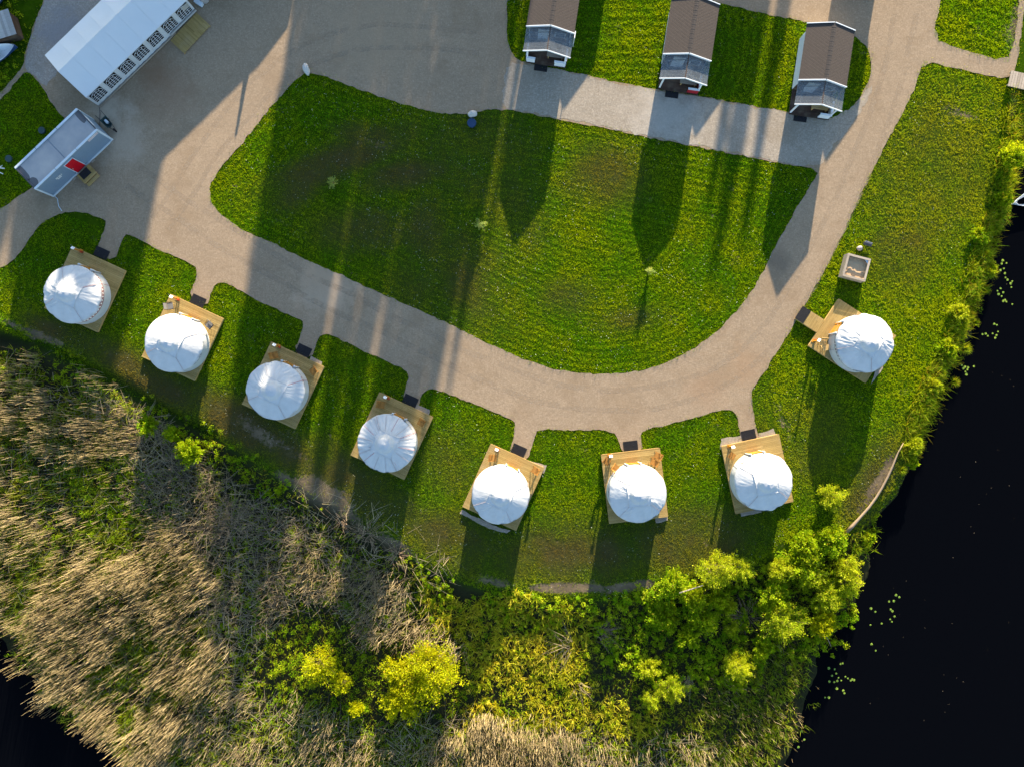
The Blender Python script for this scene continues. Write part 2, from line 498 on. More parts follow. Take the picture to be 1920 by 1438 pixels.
# ------------------------------------------------------------------ terrain
UP = GP([(-8000, -8000), (2600, -8000), (2600, 60), (1990, 120), (1935, 165), (1905, 190), (1896, 260), (1886, 330), (1866, 400), (1846, 450),
         (1832, 520), (1796, 600), (1768, 680), (1735, 760), (1696, 840), (1665, 915), (1600, 985), (1530, 1000), (1430, 1045), (1330, 1060),
         (1230, 1092), (1160, 1112), (1060, 1118), (960, 1106), (880, 1082), (800, 1050), (730, 1003), (650, 955), (560, 908), (520, 880),
         (450, 835), (400, 803), (330, 772), (260, 735), (180, 695), (110, 655), (60, 630), (0, 607), (-8000, 300)])
MARSH = 1.012 * GP([(-6000, 620), (-200, 560), (0, 600), (260, 730), (520, 870), (800, 1040), (1060, 1105), (1330, 1050), (1530, 990), (1605, 985), (1628, 1060), (1603, 1110),
            (1578, 1170), (1530, 1235), (1525, 1300), (1500, 1370), (1470, 1438), (1440, 1600), (300, 1600), (230, 1432), (160, 1377),
            (110, 1332), (55, 1277), (0, 1207), (-200, 1120), (-6000, 1000)])
DITCH = GP([(-80, 612), (0, 632), (80, 648), (150, 684), (240, 730), (330, 785), (390, 815)])
ZW = -1.02
def terrain(x, y):
    du = sdist(UP, x, y) + 2.0 * (fbm(x * 0.55, y * 0.55, 71) - 0.5) * sstep(-6, -1, -np.abs(x - 34)) ; dm = sdist(MARSH, x, y) + 1.6 * (fbm(x * 0.5, y * 0.5, 72) - 0.5)
    zm = -2.1 + 1.27 * sstep(-1.6, 0.5, dm)
    zm = zm + (fbm(x * 0.5, y * 0.5, 3) - 0.5) * 0.34 * sstep(-0.5, 1.0, dm)
    k = sstep(-2.8, 0.15, du)
    z = zm * (1 - k)
    dd = pdist(DITCH, x, y, False)
    z = z - 0.65 * np.exp(-(dd / 0.45) ** 2) * (1 - sstep(0.3, 1.2, du))
    z = z - 0.05 * sstep(0, 1, 1 - np.abs(du) / 1.5) * 0 
    return z
def tz(x, y):
    return float(terrain(np.array([x]), np.array([y]))[0])

# lawns cut out of the gravel
LAWN_MID = [(577, 133), (640, 155), (720, 185), (800, 208), (860, 217), (905, 208), (945, 206), (985, 212), (1060, 227), (1160, 247), (1260, 268),
            (1360, 286), (1470, 309), (1537, 318), (1520, 346), (1490, 396), (1450, 470), (1420, 530), (1385, 580), (1340, 626), (1285, 665),
            (1220, 692), (1150, 702), (1085, 700), (1030, 690), (960, 665), (890, 632), (820, 597), (740, 562), (660, 525), (580, 490), (510, 455),
            (450, 430), (410, 400), (393, 375), (394, 350), (406, 325), (450, 275), (500, 210), (550, 155)]
LAWN_CAB = [(958, -90), (950, 20), (950, 75), (960, 105), (985, 119), (1070, 135), (1165, 157), (1228, 168), (1320, 182), (1480, 212), (1560, 226),
            (1590, 212), (1622, 170), (1636, 130), (1628, 92), (1605, 68), (1560, 52), (1515, 42), (1440, 28), (1370, 12), (1330, 0), (1290, -90)]
LAWN_LEFT = [(47, 134), (62, 140), (80, 165), (100, 200), (124, 225), (150, 270), (110, 330), (60, 350), (0, 395), (-90, 430), (-90, 250), (0, 192), (30, 152)]
LAWN_WEED = [(-120, -120), (95, -120), (85, 0), (66, 40), (55, 75), (47, 105), (42, 127), (26, 145), (0, 178), (-120, 240)]
LAWN_NE = [(1775, -90), (1765, 0), (1748, 72), (1800, 93), (1890, 118), (1900, 80), (1912, 0), (1920, -90)]
GRAVEL_OUT = [(-600, -900), (2500, -900), (2500, -60), (1925, -60), (1916, 60), (1906, 122), (1895, 152), (1800, 131), (1732, 114), (1715, 165), (1695, 205), (1665, 265),
              (1620, 350), (1580, 440), (1545, 510), (1510, 570), (1490, 605), (1470, 640), (1445, 680), (1420, 718), (1409, 732), (1412, 780), (1422, 815), (1425, 830), (1388, 838),
              (1388, 800), (1375, 765), (1340, 772), (1280, 789), (1206, 806), (1201, 820), (1207, 846), (1166, 850), (1160, 825), (1150, 808), (1100, 805), (1060, 806), (1010, 803), (1001, 825), (988, 868),
              (955, 856), (966, 800), (964, 789), (920, 770), (860, 745), (815, 729), (800, 731), (790, 742), (783, 768), (752, 754), (766, 712), (764, 700), (755, 691),
              (680, 658), (615, 625), (603, 628), (594, 640), (584, 674), (550, 660), (569, 618), (568, 606), (560, 598), (480, 563), (420, 529), (406, 532), (397, 545), (387, 577), (354, 562),
              (370, 512), (366, 499), (290, 465), (240, 439), (230, 448), (214, 492), (178, 474), (199, 425), (197, 413), (160, 400), (135, 396), (110, 401), (85, 413), (60, 440), (40, 470),
              (25, 490), (0, 503), (-600, 560)]
LAWNS_C = [LAWN_MID, LAWN_CAB, LAWN_LEFT, LAWN_WEED, LAWN_NE]
def rough_edge(poly, step=0.2, amp=0.065, seed=1, closed=True):
    P = GP(poly); out = []
    n = len(P)
    for i in range(n):
        a = P[i]; b = P[(i + 1) % n]
        L = np.hypot(*(b - a))
        if L > 60: out.append(a); continue
        k = max(1, int(L / step))
        nrm = np.array([-(b - a)[1], (b - a)[0]]) / max(L, 1e-6)
        for q in range(k):
            p = a + (b - a) * q / k
            w = (fbm(p[0] * 2.6, p[1] * 2.6, seed, 4) - 0.5) * 2 * amp * 2.0
            out.append(p + nrm * float(w))
    return np.array(out)
def smooth_poly(poly, it=1):
    for _ in range(it):
        o = []
        n = len(poly)
        for i in range(n):
            a = poly[i]; b = poly[(i + 1) % n]
            if math.hypot(a[0] - b[0], a[1] - b[1]) > 400:
                o += [a] if not o or o[-1] != a else []
                o.append(b); continue
            o.append((a[0] * .75 + b[0] * .25, a[1] * .75 + b[1] * .25))
            o.append((a[0] * .25 + b[0] * .75, a[1] * .25 + b[1] * .75))
        poly = o
    return poly
def sheet(name, loops, z, mat, kind='structure'):
    vs = [[Vector((p[0], p[1], 0)) for p in L] for L in loops]
    tri = tessellate_polygon(vs)
    flat = [p for L in vs for p in L]
    me = bpy.data.meshes.new(name)
    fs = []
    for a, b, c in tri:
        A, B, C = flat[a], flat[b], flat[c]
        if (B - A).cross(C - A).z < 0: a, b, c = c, b, a
        fs.append((a, b, c))
    me.from_pydata([(p.x, p.y, z) for p in flat], [], fs)
    me.materials.append(mat); me.update()
    o = link(bpy.data.objects.new(name, me))
    if kind: o['kind'] = kind
    return o

GR_OUT = rough_edge(smooth_poly(GRAVEL_OUT), seed=5)
LAWN_P = [rough_edge(smooth_poly(L), seed=9 + i) for i, L in enumerate(LAWNS_C)]
DIRT = [(660, 300, 110, 34), (655, 265, 70, 22), (700, 250, 60, 20), (760, 330, 60, 30), (800, 400, 40, 60), (560, 330, 60, 40), (860, 330, 70, 40), (960, 330, 60, 60),
        (650, 440, 45, 30), (870, 500, 60, 50), (840, 560, 40, 25), (880, 600, 30, 20), (1335, 405, 16, 9), (660, 385, 30, 15)]
def masks(x, y):
    """bare, dry, marsh of the ground at x, y"""
    px = x / S + 960; py = 719 - y / S
    bare = np.zeros(len(x)); dry = np.zeros(len(x))
    def el(cx, cy, rx, ry, rot=0):
        c, s = math.cos(R(rot)), math.sin(R(rot))
        u = ((px - cx) * c + (py - cy) * s) / rx; v = (-(px - cx) * s + (py - cy) * c) / ry
        return np.exp(-(u * u + v * v) ** 1.5)
    for (a, b, c, d, r, w) in [(600, 935, 62, 30, 30, 1.9), (545, 905, 35, 12, 30, 1.3), (670, 985, 60, 20, 38, .6), (740, 1025, 45, 16, 35, 1.1), (1060, 1102, 70, 9, 0, 1.7), (1180, 1100, 50, 10, -8, 1.5), (930, 1090, 40, 9, 12, .8),
                               (500, 820, 90, 14, 32, .75), (70, 628, 90, 9, 22, .8), (1650, 900, 11, 80, 32, 1.0), (1800, 212, 42, 8, 17, .8), (1800, 222, 40, 6, 17, .5), (700, 270, 32, 14, 20, .3),
                               (1335, 405, 10, 6, 0, .5), (1470, 790, 12, 40, -12, .6), (1900, 60, 14, 60, 8, .8), (1900, 210, 8, 50, 0, .8)]:
        bare = np.maximum(bare, w * el(a, b, c, d, r))
    for (a, b, c, d, r, w) in [(1080, 1045, 130, 60, 0, .78), (1290, 1015, 120, 55, -5, .78), (850, 1015, 100, 50, 20, .75), (640, 300, 130, 30, -22, .9), (700, 260, 60, 24, 10, .9), (760, 330, 80, 26, -10, .8), (560, 350, 60, 30, -40, .7), (800, 430, 40, 70, 10, .6), (870, 540, 50, 60, 0, .7), (880, 300, 130, 100, 0, .35), (850, 520, 120, 110, 60, .4), (1130, 330, 70, 55, 0, .55), (960, 380, 70, 110, 0, .3),
                               (1740, 330, 110, 150, 25, .35), (1690, 480, 60, 60, 0, .5), (1640, 900, 40, 90, 32, .7), (1530, 830, 60, 90, 0, .3), (480, 810, 150, 36, 30, 1.0), (650, 905, 140, 46, 30, .9), (250, 695, 150, 30, 30, .9), (100, 620, 60, 20, 20, .8), (1180, 600, 60, 20, -10, .4), (1060, 560, 50, 30, 0, .4), (690, 430, 90, 40, 0, .6), (1420, 870, 40, 120, 0, .25), (830, 870, 60, 60, 0, .35)]:
        dry = np.maximum(dry, w * el(a, b, c * 1.15, d * 1.15, r))
    dry = np.clip(dry * (0.35 + 1.3 * fbm(x * 0.55, y * 0.55, 40)), 0, 1)
    du = sdist(UP, x, y)
    marsh = sstep(0.0, -1.3, du)
    return bare, dry, marsh

xs = np.concatenate([[-420, -250, -150, -100, -75, -60, -52, -48], np.arange(-45, 45.01, 0.3), [48, 52, 60, 75, 100, 150, 250, 420]])
ys = np.concatenate([[-420, -250, -150, -100, -75, -60, -48, -42, -37], np.arange(-34, 34.01, 0.3), [37, 42, 48, 60, 75, 100, 150, 250, 420]])
X, Y = np.meshgrid(xs, ys)
gx, gy = X.ravel(), Y.ravel()
gz = terrain(gx, gy)
lawnmask = np.zeros(len(gx), bool)
b_, d_, m_ = masks(gx, gy)
gz = gz + (fbm(gx * 1.5, gy * 1.5, 77) - 0.5) * 0.05 * (1 - inside(GP(GRAVEL_OUT), gx, gy)) * (1 - m_) - 0.022
nx, ny = len(xs), len(ys)
ii, jj = np.meshgrid(np.arange(nx - 1), np.arange(ny - 1))
a0 = (jj * nx + ii).ravel()
q = np.stack([a0, a0 + 1, a0 + nx + 1, a0 + nx], 1)
ground = np_mesh('ground', np.stack([gx, gy, gz], 1), q, np.full(len(q), 4), M['ground'], attrs={'bare': b_, 'dry': d_, 'marsh': m_}, smooth=True)
ground['kind'] = 'structure'
sheet('gravel_road', [GR_OUT] + LAWN_P, 0.012, M['gravel'])
FORE = [(952, 118), (985, 121), (1070, 137), (1165, 159), (1228, 170), (1320, 184), (1480, 214), (1545, 225), (1600, 205), (1628, 165), (1640, 160), (1600, 235), (1560, 275), (1536, 314), (1470, 306), (1360, 283), (1260, 265), (1160, 244), (1060, 224), (985, 209), (940, 203), (945, 160)]
sheet('forecourt_gravel', [rough_edge(smooth_poly(FORE), amp=0.12, seed=31)], 0.018, M['pale_gravel'])
ARC = [(88, -60), (86, 0), (68, 40), (57, 75), (49, 110), (48, 132), (64, 138), (84, 165), (98, 150), (120, 120), (200, 20), (260, -60)]
sheet('gravel_track', [rough_edge(smooth_poly(ARC), amp=0.1, seed=33)], 0.020, M['grey_gravel'])
for i, (a, b, c, d) in enumerate([((985, 861), (1025, 872), (1020, 887), (975, 870)), ((1352, 822), (1390, 816), (1395, 828), (1350, 842)), ((1422, 812), (1450, 803), (1455, 815), (1424, 822)),
                                  ((780, 757), (806, 768), (804, 778), (778, 770)), ((583, 668), (604, 679), (602, 688), (580, 678)), ((866, 955), (922, 983), (918, 992), (862, 962)), ((920, 982), (958, 994), (950, 1000), (915, 990)),
                                  ((1228, 970), (1252, 966), (1252, 976), (1230, 980)), ((1385, 958), (1425, 950), (1428, 960), (1390, 968)), ((1640, 695), (1652, 682), (1656, 690), (1632, 722))]):
    sheet('gravel_apron', [rough_edge([a, b, c, d], 0.2, 0.05, 50 + i)], 0.021 + i * 0.0004, M['pale_gravel'])

t = NT('wheel_wear')
wz = t.noise(0.8, 4, 0.65); w2 = t.noise(5, 4, 0.7)
p = t.bsdf(t.mix(w2, (0.26, 0.20, 0.14), (0.33, 0.255, 0.18)), 0.9, None, 0.1)
tr = t.n('ShaderNodeBsdfTransparent'); mx = t.n('ShaderNodeMixShader')
t.put(mx.inputs[0], t.math('MULTIPLY', t.rng(wz, 0.38, 0.62), t.rng(w2, 0.35, 0.6, 0.15, 0.62)))
t.l(tr.outputs[0], mx.inputs[1]); t.l(p.outputs[0], mx.inputs[2]); t.end(mx)
def wheel_tracks(path, width, z, gauge=0.78):
    P = GP(path)
    for _ in range(2):
        Q2 = [P[0]]
        for i in range(len(P) - 1): Q2 += [P[i] * .75 + P[i + 1] * .25, P[i] * .25 + P[i + 1] * .75]
        P = np.array(Q2 + [P[-1]])
    T = np.gradient(P, axis=0); T /= np.linalg.norm(T, axis=1, keepdims=True); N = np.stack([-T[:, 1], T[:, 0]], 1)
    for s_ in (-1, 1):
        wv = (fbm(P[:, 0] * 0.4, P[:, 1] * 0.4, 5 + s_) - 0.5)[:, None] * 0.5
        a = P + N * (s_ * gauge + wv - width / 2); b = P + N * (s_ * gauge + wv + width / 2)
        n = len(P); v = np.concatenate([np.c_[a, np.full(n, z)], np.c_[b, np.full(n, z)]])
        i0 = np.arange(n - 1)
        np_mesh('wheel_track', v, np.stack([i0, i0 + 1, i0 + 1 + n, i0 + n], 1), np.full(n - 1, 4), M['wheel_wear'])['kind'] = 'structure'
wheel_tracks([(1700, 20), (1660, 200), (1575, 400), (1500, 545), (1430, 650), (1340, 714), (1220, 750), (1080, 752), (960, 718), (800, 644), (640, 566), (480, 482), (350, 400), (250, 330)], 0.42, 0.0152)
wheel_tracks([(300, 420), (360, 330), (430, 230), (520, 130), (680, 60), (900, 80)], 0.36, 0.0165)
w = 420
np_mesh('water', [(-w, -w, ZW), (w, -w, ZW), (w, w, ZW), (-w, w, ZW)], [0, 1, 2, 3], [4], M['water'])['kind'] = 'structure'

# ------------------------------------------------------------------ yurts and their decks
DZ = 0.28
def quad_frame(c, z):
    """deck from its four corners: centre, size along the front edge, depth, angle (local +y looks to the front edge)"""
    P = [G(x, y, z) for x, y in c]                  # TL, TR, BR, BL  (TL-TR is the front edge)
    ctr = sum(P, Vector()) / 4
    w = ((P[1] - P[0]).length + (P[2] - P[3]).length) / 2
    d = ((P[3] - P[0]).length + (P[2] - P[1]).length) / 2
    f = ((P[0] + P[1]) / 2 - (P[2] + P[3]) / 2)
    return ctr, w, d, math.atan2(f.y, f.x) - math.pi / 2

def decking(w, d, z, rnd, board=0.122, gap=0.010, th=0.028, cuts=1):
    m = MB()
    n = int(round(d / board)); bw = d / n
    for i in range(n):
        y = -d / 2 + (i + 0.5) * bw
        x0 = -w / 2
        brk = [rnd.uniform(0.3, 0.7)] if rnd.random() < 0.5 * cuts else []
        for fr in brk + [1.0]:
            x1 = -w / 2 + w * fr - (0.006 if fr < 1 else 0)
            m.box(((x0 + x1) / 2, y, z - th / 2), (x1 - x0, bw - gap, th), tint=min(1, max(0, rnd.gauss(0.5, 0.22))))
            x0 = x1 + 0.006
    return m

DECKS = [
    [(134.7, 461.2), (236.2, 508.1), (181, 625), (84.1, 576.8)],
    [(319.2, 551.3), (419.2, 597.6), (364.5, 715.2), (265.6, 668.7)],
    [(508.5, 640), (607.7, 688), (553, 804.7), (453.4, 757.4)],
    [(711, 734.8), (812.7, 781.3), (758, 899), (656.9, 853.3)],
    [(920, 831.3), (1021, 876.3), (967.9, 994.8), (866.5, 950)],
    [(1126.8, 852.5), (1237.3, 838.3), (1252.7, 968.3), (1142.4, 982)],
    [(1352.5, 837), (1460.4, 812), (1487.8, 939.8), (1379.9, 963.9)],
    [(1516, 649.3), (1572.2, 559.5), (1679.2, 629.2), (1624.5, 718.5)]]
EAVE = [(136, 551.5), (325.5, 643.5), (516, 732), (724.5, 831), (938.6, 928), (1195.5, 925), (1432, 903.5), (1621.5, 643.7)]
MATS_C = [(190.5, 475), (371.4, 564.4), (569.6, 657.3), (769.5, 751), (972.6, 843.8), (1182.4, 835.4), (1403.3, 814.8), (1505.4, 590.2)]
POSTS = [(152, 471), (333, 560.6), (522.4, 649), (726.4, 744.8), (931.5, 841), (1142, 853), (1367, 836), (1525.5, 640)]
WHERE = ['first yurt from the grey container', 'second yurt from the grey container', 'third yurt from the grey container', 'fourth yurt from the grey container',
         'fifth yurt from the grey container', 'sixth yurt from the grey container', 'seventh yurt from the grey container', 'lone yurt beside the square planter box']
YLAB = ['white canvas yurt with wide maroon patterned band, nearest the grey container', 'creased white yurt with thin navy band, second in the row from the grey container',
        'white yurt with square cap cloth in tree shade, third from the grey container', 'white yurt with many visible roof ribs, fourth from the grey container',
        'sunlit white yurt, fifth in the row from the grey container', 'sunlit white yurt with four wooden chairs on its deck, sixth in the row',
        'white yurt with brown band, last of the curved row before the log shore', 'lone white yurt with a walkway, beside the square planter box']
BANDS = [('band_maroon', 0.42), ('band_navy', 0.22), ('band_maroon', 0.26), ('band_navy', 0.18), ('band_brown', 0.16), ('band_navy', 0.18), ('band_grey', 0.24), ('band_navy', 0.26)]
RW, HW = 2.10, 1.52           # wall radius and height
def roof_z(r):
    r = np.asarray(r, float)
    cone = HW + (2.13 - r) * 0.60
    dome = HW + (2.13 - 0.66) * 0.60 + 0.30 * np.sqrt(np.clip(1 - (r / 0.66) ** 2, 0, 1)) + (0.66 - r) * 0.12
    return np.where(r > 0.66, cone, dome)
def yurt_roof(seed, ribs):
    nA, nR = 160, 30
    th = np.linspace(0, 2 * np.pi, nA, endpoint=False)
    rr = np.concatenate([np.linspace(0.0, 0.66, 11), np.linspace(0.74, 2.13, nR - 11)])
    T, Q = np.meshgrid(th, rr)
    # creases: radial streaks that wander, stronger in some sectors
    sect = vnoise(np.cos(T) * 1.6 + 9, np.sin(T) * 1.6 + 9, seed)
    k = fbm(T * 7 + 30 + Q * 1.2, Q * 1.1 + 5, seed + 1, 3)
    k0 = fbm((T - 2 * np.pi) * 7 + 30 + Q * 1.2, Q * 1.1 + 5, seed + 1, 3)
    bl = sstep(5.6, 2 * np.pi, T)
    k = k * (1 - bl) + k0 * bl
    fold = 1 - np.abs(k * 2 - 1) * 2.2
    amp = (0.010 + 0.052 * sstep(0.45, 0.8, sect)) * sstep(0.2, 0.9, Q)
    z = roof_z(Q) + amp * fold
    if ribs: z = z + 0.016 * ribs * np.abs(np.cos(T * 18)) ** 3 * sstep(0.7, 1.0, Q)
    z = z - 0.02 * ribs * np.abs(np.sin(T * 18)) * sstep(1.2, 2.0, Q)
    wav = (vnoise(T * 5 + 3, Q * 0, seed + 4) - 0.5)
    wav = wav * (1 - bl) + (vnoise((T - 2 * np.pi) * 5 + 3, Q * 0, seed + 4) - 0.5) * bl
    Qe = Q + wav * 0.08 * sstep(1.9, 2.13, Q)
    z = z - np.where(Q > 2.1, 0.05, 0)
    v = np.stack([Qe * np.cos(T), Qe * np.sin(T), z], -1).reshape(-1, 3)
    # a hanging hem below the eave
    e = v[-nA:].copy(); e[:, 2] -= 0.09
    v = np.concatenate([v, e])
    nr = len(rr) + 1
    loops = []
    for j in range(nr - 1):
        for i in range(nA):
            a = j * nA + i; b = j * nA + (i + 1) % nA
            loops.append((a, b, b + nA, a + nA) if j else (a, a, a, a))
    loops = np.array(loops[nA:])
    cap = np.array([(i, nA + i, nA + (i + 1) % nA) for i in range(nA)])
    # centre ring collapses to one point: keep triangles only
    l = np.concatenate([loops[:, ::-1].ravel(), cap.ravel()])
    cnt = np.concatenate([np.full(len(loops), 4), np.full(len(cap), 3)])
    return v, l, cnt
def make_yurt(i):
    ctr, w, d, ang = quad_frame(DECKS[i], DZ)
    z0 = DZ + 0.004
    c = G(EAVE[i][0], EAVE[i][1], z0 + HW)
    root = empty('yurt', (c.x, c.y, z0), ang)
    tag(root, YLAB[i], 'yurt', 'round white yurts around the lawn')
    HA = 0.19                                     # half the door opening, radians
    n = 120
    an = np.linspace(math.pi / 2 + HA, math.pi / 2 - HA + 2 * math.pi, n)
    zz = np.linspace(0, HW + 0.03, 7)
    A, Z = np.meshgrid(an, zz)
    sag = (fbm(A * 6, Z * 2, 60 + i, 3) - 0.5) * 0.05 * np.sin(np.pi * Z / HW).clip(0, 1) + 0.03 * (1 - Z / HW)
    Rr = RW + sag - 0.02
    v = np.stack([Rr * np.cos(A), Rr * np.sin(A), Z], -1).reshape(-1, 3)
    a0 = np.array([j * n + k for j in range(6) for k in range(n - 1)])
    np_mesh('wall', v, np.stack([a0, a0 + 1, a0 + n + 1, a0 + n], 1), np.full(len(a0), 4), M['canvas'], root, smooth=True)
    bn, bh = BANDS[i]
    zb = np.array([HW - 0.03 - bh, HW - 0.03])
    A, Z = np.meshgrid(an, zb)
    rb = RW + 0.012
    v = np.stack([rb * np.cos(A), rb * np.sin(A), Z], -1).reshape(-1, 3)
    uv = np.stack([A * RW / 0.26, (Z - zb[0]) / bh], -1).reshape(-1, 2)
    a0 = np.arange(n - 1)
    np_mesh('band', v, np.stack([a0, a0 + 1, a0 + n + 1, a0 + n], 1), np.full(len(a0), 4), M[bn], root, smooth=True, uv=uv)
    v, l, cnt = yurt_roof(100 + i * 13, 1.0 if i == 3 else (0.35 if i in (0, 2) else 0.15))
    roof = np_mesh('roof', v, l, cnt, M['canvas'], root, smooth=True)
    # square cap cloth tied over the crown ring
    k = 30; hs = 0.80
    u = np.linspace(-hs, hs, k); U, V = np.meshgrid(u, u)
    rq = np.hypot(U, V)
    zc = roof_z(rq) + 0.045 + 0.05 * (fbm(U * 5 + 20, V * 5 + 20, 300 + i, 3) - 0.45) + 0.018 * np.abs(np.sin(np.arctan2(V, U) * 11)) * sstep(0.15, 0.5, rq) * (1 - sstep(0.6, 0.75, rq))
    zc = zc + 0.03 * np.exp(-(rq / 0.1) ** 2) + 0.055 * sstep(0.50, 0.43, rq) + 0.03 * sstep(0.70, 0.80, np.maximum(np.abs(U), np.abs(V)))
    a0 = np.array([j * k + q for j in range(k - 1) for q in range(k - 1)])
    np_mesh('crown_cover', np.stack([U, V, zc], -1).reshape(-1, 3), np.stack([a0, a0 + 1, a0 + k + 1, a0 + k], 1), np.full(len(a0), 4), M['canvas'], root, smooth=True)
    hem = [(float(U[j, q]), float(V[j, q]), float(zc[j, q]) - 0.012) for j, q in [(0, a) for a in range(k)] + [(a, k - 1) for a in range(1, k)] + [(k - 1, a) for a in range(k - 2, -1, -1)] + [(a, 0) for a in range(k - 2, -1, -1)]]
    MB().tube(hem, 0.020, 5).build('hem', M['canvas'], root)
    for sx in (-1, 1):
        for sy in (-1, 1):
            dv = Vector((sx, sy)).normalized()
            pts = [(dv.x * r, dv.y * r, float(roof_z(r)) + 0.05) for r in (1.11, 1.5, 1.9, 2.12)] + [(dv.x * 2.165, dv.y * 2.165, HW - 0.12), (dv.x * 2.16, dv.y * 2.16, 0.02)]
            MB().tube(pts, 0.013, 5).build('rope', M['red_rope' if i in (0, 2, 3) and sx > 0 and sy > 0 else 'rope'], root)
    if i == 3:
        for q in range(14):
            a = q * 2 * math.pi / 14 + 0.2
            dv = Vector((math.cos(a), math.sin(a)))
            MB().tube([(dv.x * r, dv.y * r, float(roof_z(r)) + 0.035) for r in (1.0, 1.5, 2.12)], 0.010, 4).build('rope', M['red_rope' if q % 3 == 0 else 'rope'], root)
    y = RW * math.cos(HA)
    door = MB()
    for q in range(5):
        door.box((-0.29 + q * 0.145, y + 0.05, 0.63), (0.138, 0.04, 1.22), tint=random.random())
    door = door.build('door', M['orange_wood'], root)
    for zl in (0.75, 0.30): MB().box((0, y + 0.08, zl), (0.6, 0.02, 0.07)).build('ledge', M['orange_wood'], door)
    MB().tube([(0.26, y + 0.075, 0.62), (0.26, y + 0.13, 0.62), (0.26, y + 0.13, 0.74), (0.26, y + 0.075, 0.74)], 0.012, 6).build('handle', M['steel'], door)
    MB().box((-0.40, y + 0.05, 0.65), (0.07, 0.12, 1.30)).box((0.40, y + 0.05, 0.65), (0.07, 0.12, 1.30)).box((0, y + 0.05, 1.29), (0.87, 0.14, 0.07)).build('door_frame', M['orange_wood'], root)
    for sx in (-1, 1):
        MB().tube([(sx * 0.50, y + 0.04, 0.0), (sx * 0.49, y + 0.05, 0.7), (sx * 0.50, y + 0.10, HW + 0.02)], [0.07, 0.06, 0.075], 9).build('rolled_flap', M['canvas'], root, True)
    return root

DECK_ANG = []
for i in range(8):
    ctr, w, d, ang = quad_frame(DECKS[i], DZ)
    DECK_ANG.append(ang)
    root = empty('deck', (ctr.x, ctr.y, 0), ang)
    tag(root, 'square pale timber deck under the ' + WHERE[i], 'deck', 'timber decks under the yurts')
    rnd = random.Random(40 + i)
    m = decking(w, d, DZ, rnd).build('decking', M['deck_wood'], root); m['kind'] = 'stuff'
    fr = MB()
    for sx in (-1, 1): fr.box((sx * (w / 2 - 0.035), 0, 0.13), (0.045, d - 0.06, 0.23))
    for sy in (-1, 1): fr.box((0, sy * (d / 2 - 0.035), 0.13), (w - 0.16, 0.045, 0.23))
    for q in range(5): fr.box((-w / 2 + 0.5 + q * (w - 1) / 4, 0, 0.14), (0.045, d - 0.2, 0.2))
    fr.build('frame', M['pine'], root)
    for sx in (-1, 0, 1):
        for sy in (-1, 0, 1):
            MB().box((sx * (w / 2 - 0.3), sy * (d / 2 - 0.3), 0.02), (0.3, 0.3, 0.08)).build('concrete_block', M['concrete'], root)
    if i == 7:      # walkway towards the road
        c4 = [G(x, y, DZ) for x, y in ((1505.4, 574.8), (1545.6, 599), (1531.4, 623.9), (1491.2, 597.9))]
        inv = Matrix.Rotation(-ang, 3, 'Z')
        L4 = [inv @ (p - Vector((ctr.x, ctr.y, DZ))) for p in c4]
        xa = (L4[0].x + L4[1].x) / 2; xb = (L4[2].x + L4[3].x) / 2
        y1 = (L4[0].y + L4[3].y) / 2; y0 = d / 2 + 0.01
        mm = decking(abs(xa - xb), y1 - y0, DZ - 0.004, rnd)
        mm.v = [(p[0] + (xa + xb) / 2, p[1] + (y0 + y1) / 2, p[2]) for p in mm.v]
        o = mm.build('walkway_boards', M['deck_wood'], root); o['kind'] = 'stuff'
        fr = MB()
        for xq in (min(xa, xb) + 0.04, max(xa, xb) - 0.04): fr.box((xq, (y0 + y1) / 2, 0.12), (0.045, y1 - y0 - 0.02, 0.22))
        fr.build('walkway_frame', M['pine'], root)
for i in range(8):
    make_yurt(i)
mat_proto = None
def rubber_mat(px, py, ang, label, z, sx=1.08, sy=0.72):
    p = G(px, py, z)
    m = MB()
    bw = 0.05
    m.box((0, 0, 0.008), (sx - 0.1, sy - 0.1, 0.014))
    for s in (-1, 1):
        m.box((0, s * (sy / 2 - bw / 2), 0.010), (sx, bw, 0.020)); m.box((s * (sx / 2 - bw / 2), 0, 0.010), (bw, sy - 2 * bw, 0.020))
    n = 9
    for q in range(n): m.box((0, -sy / 2 + 0.08 + q * (sy - 0.16) / (n - 1), 0.017), (sx - 0.12, 0.018, 0.008))
    o = m.build('door_mat', M['rubber'])
    o.location = (p.x, p.y, z); o.rotation_euler = (0, 0, ang)
    tag(o, label, 'door mat', 'black rubber door mats')
for i in range(8):
    rubber_mat(*MATS_C[i], DECK_ANG[i], 'black rubber mat at the deck of the ' + WHERE[i], 0.024 if i < 7 else DZ + 0.004)
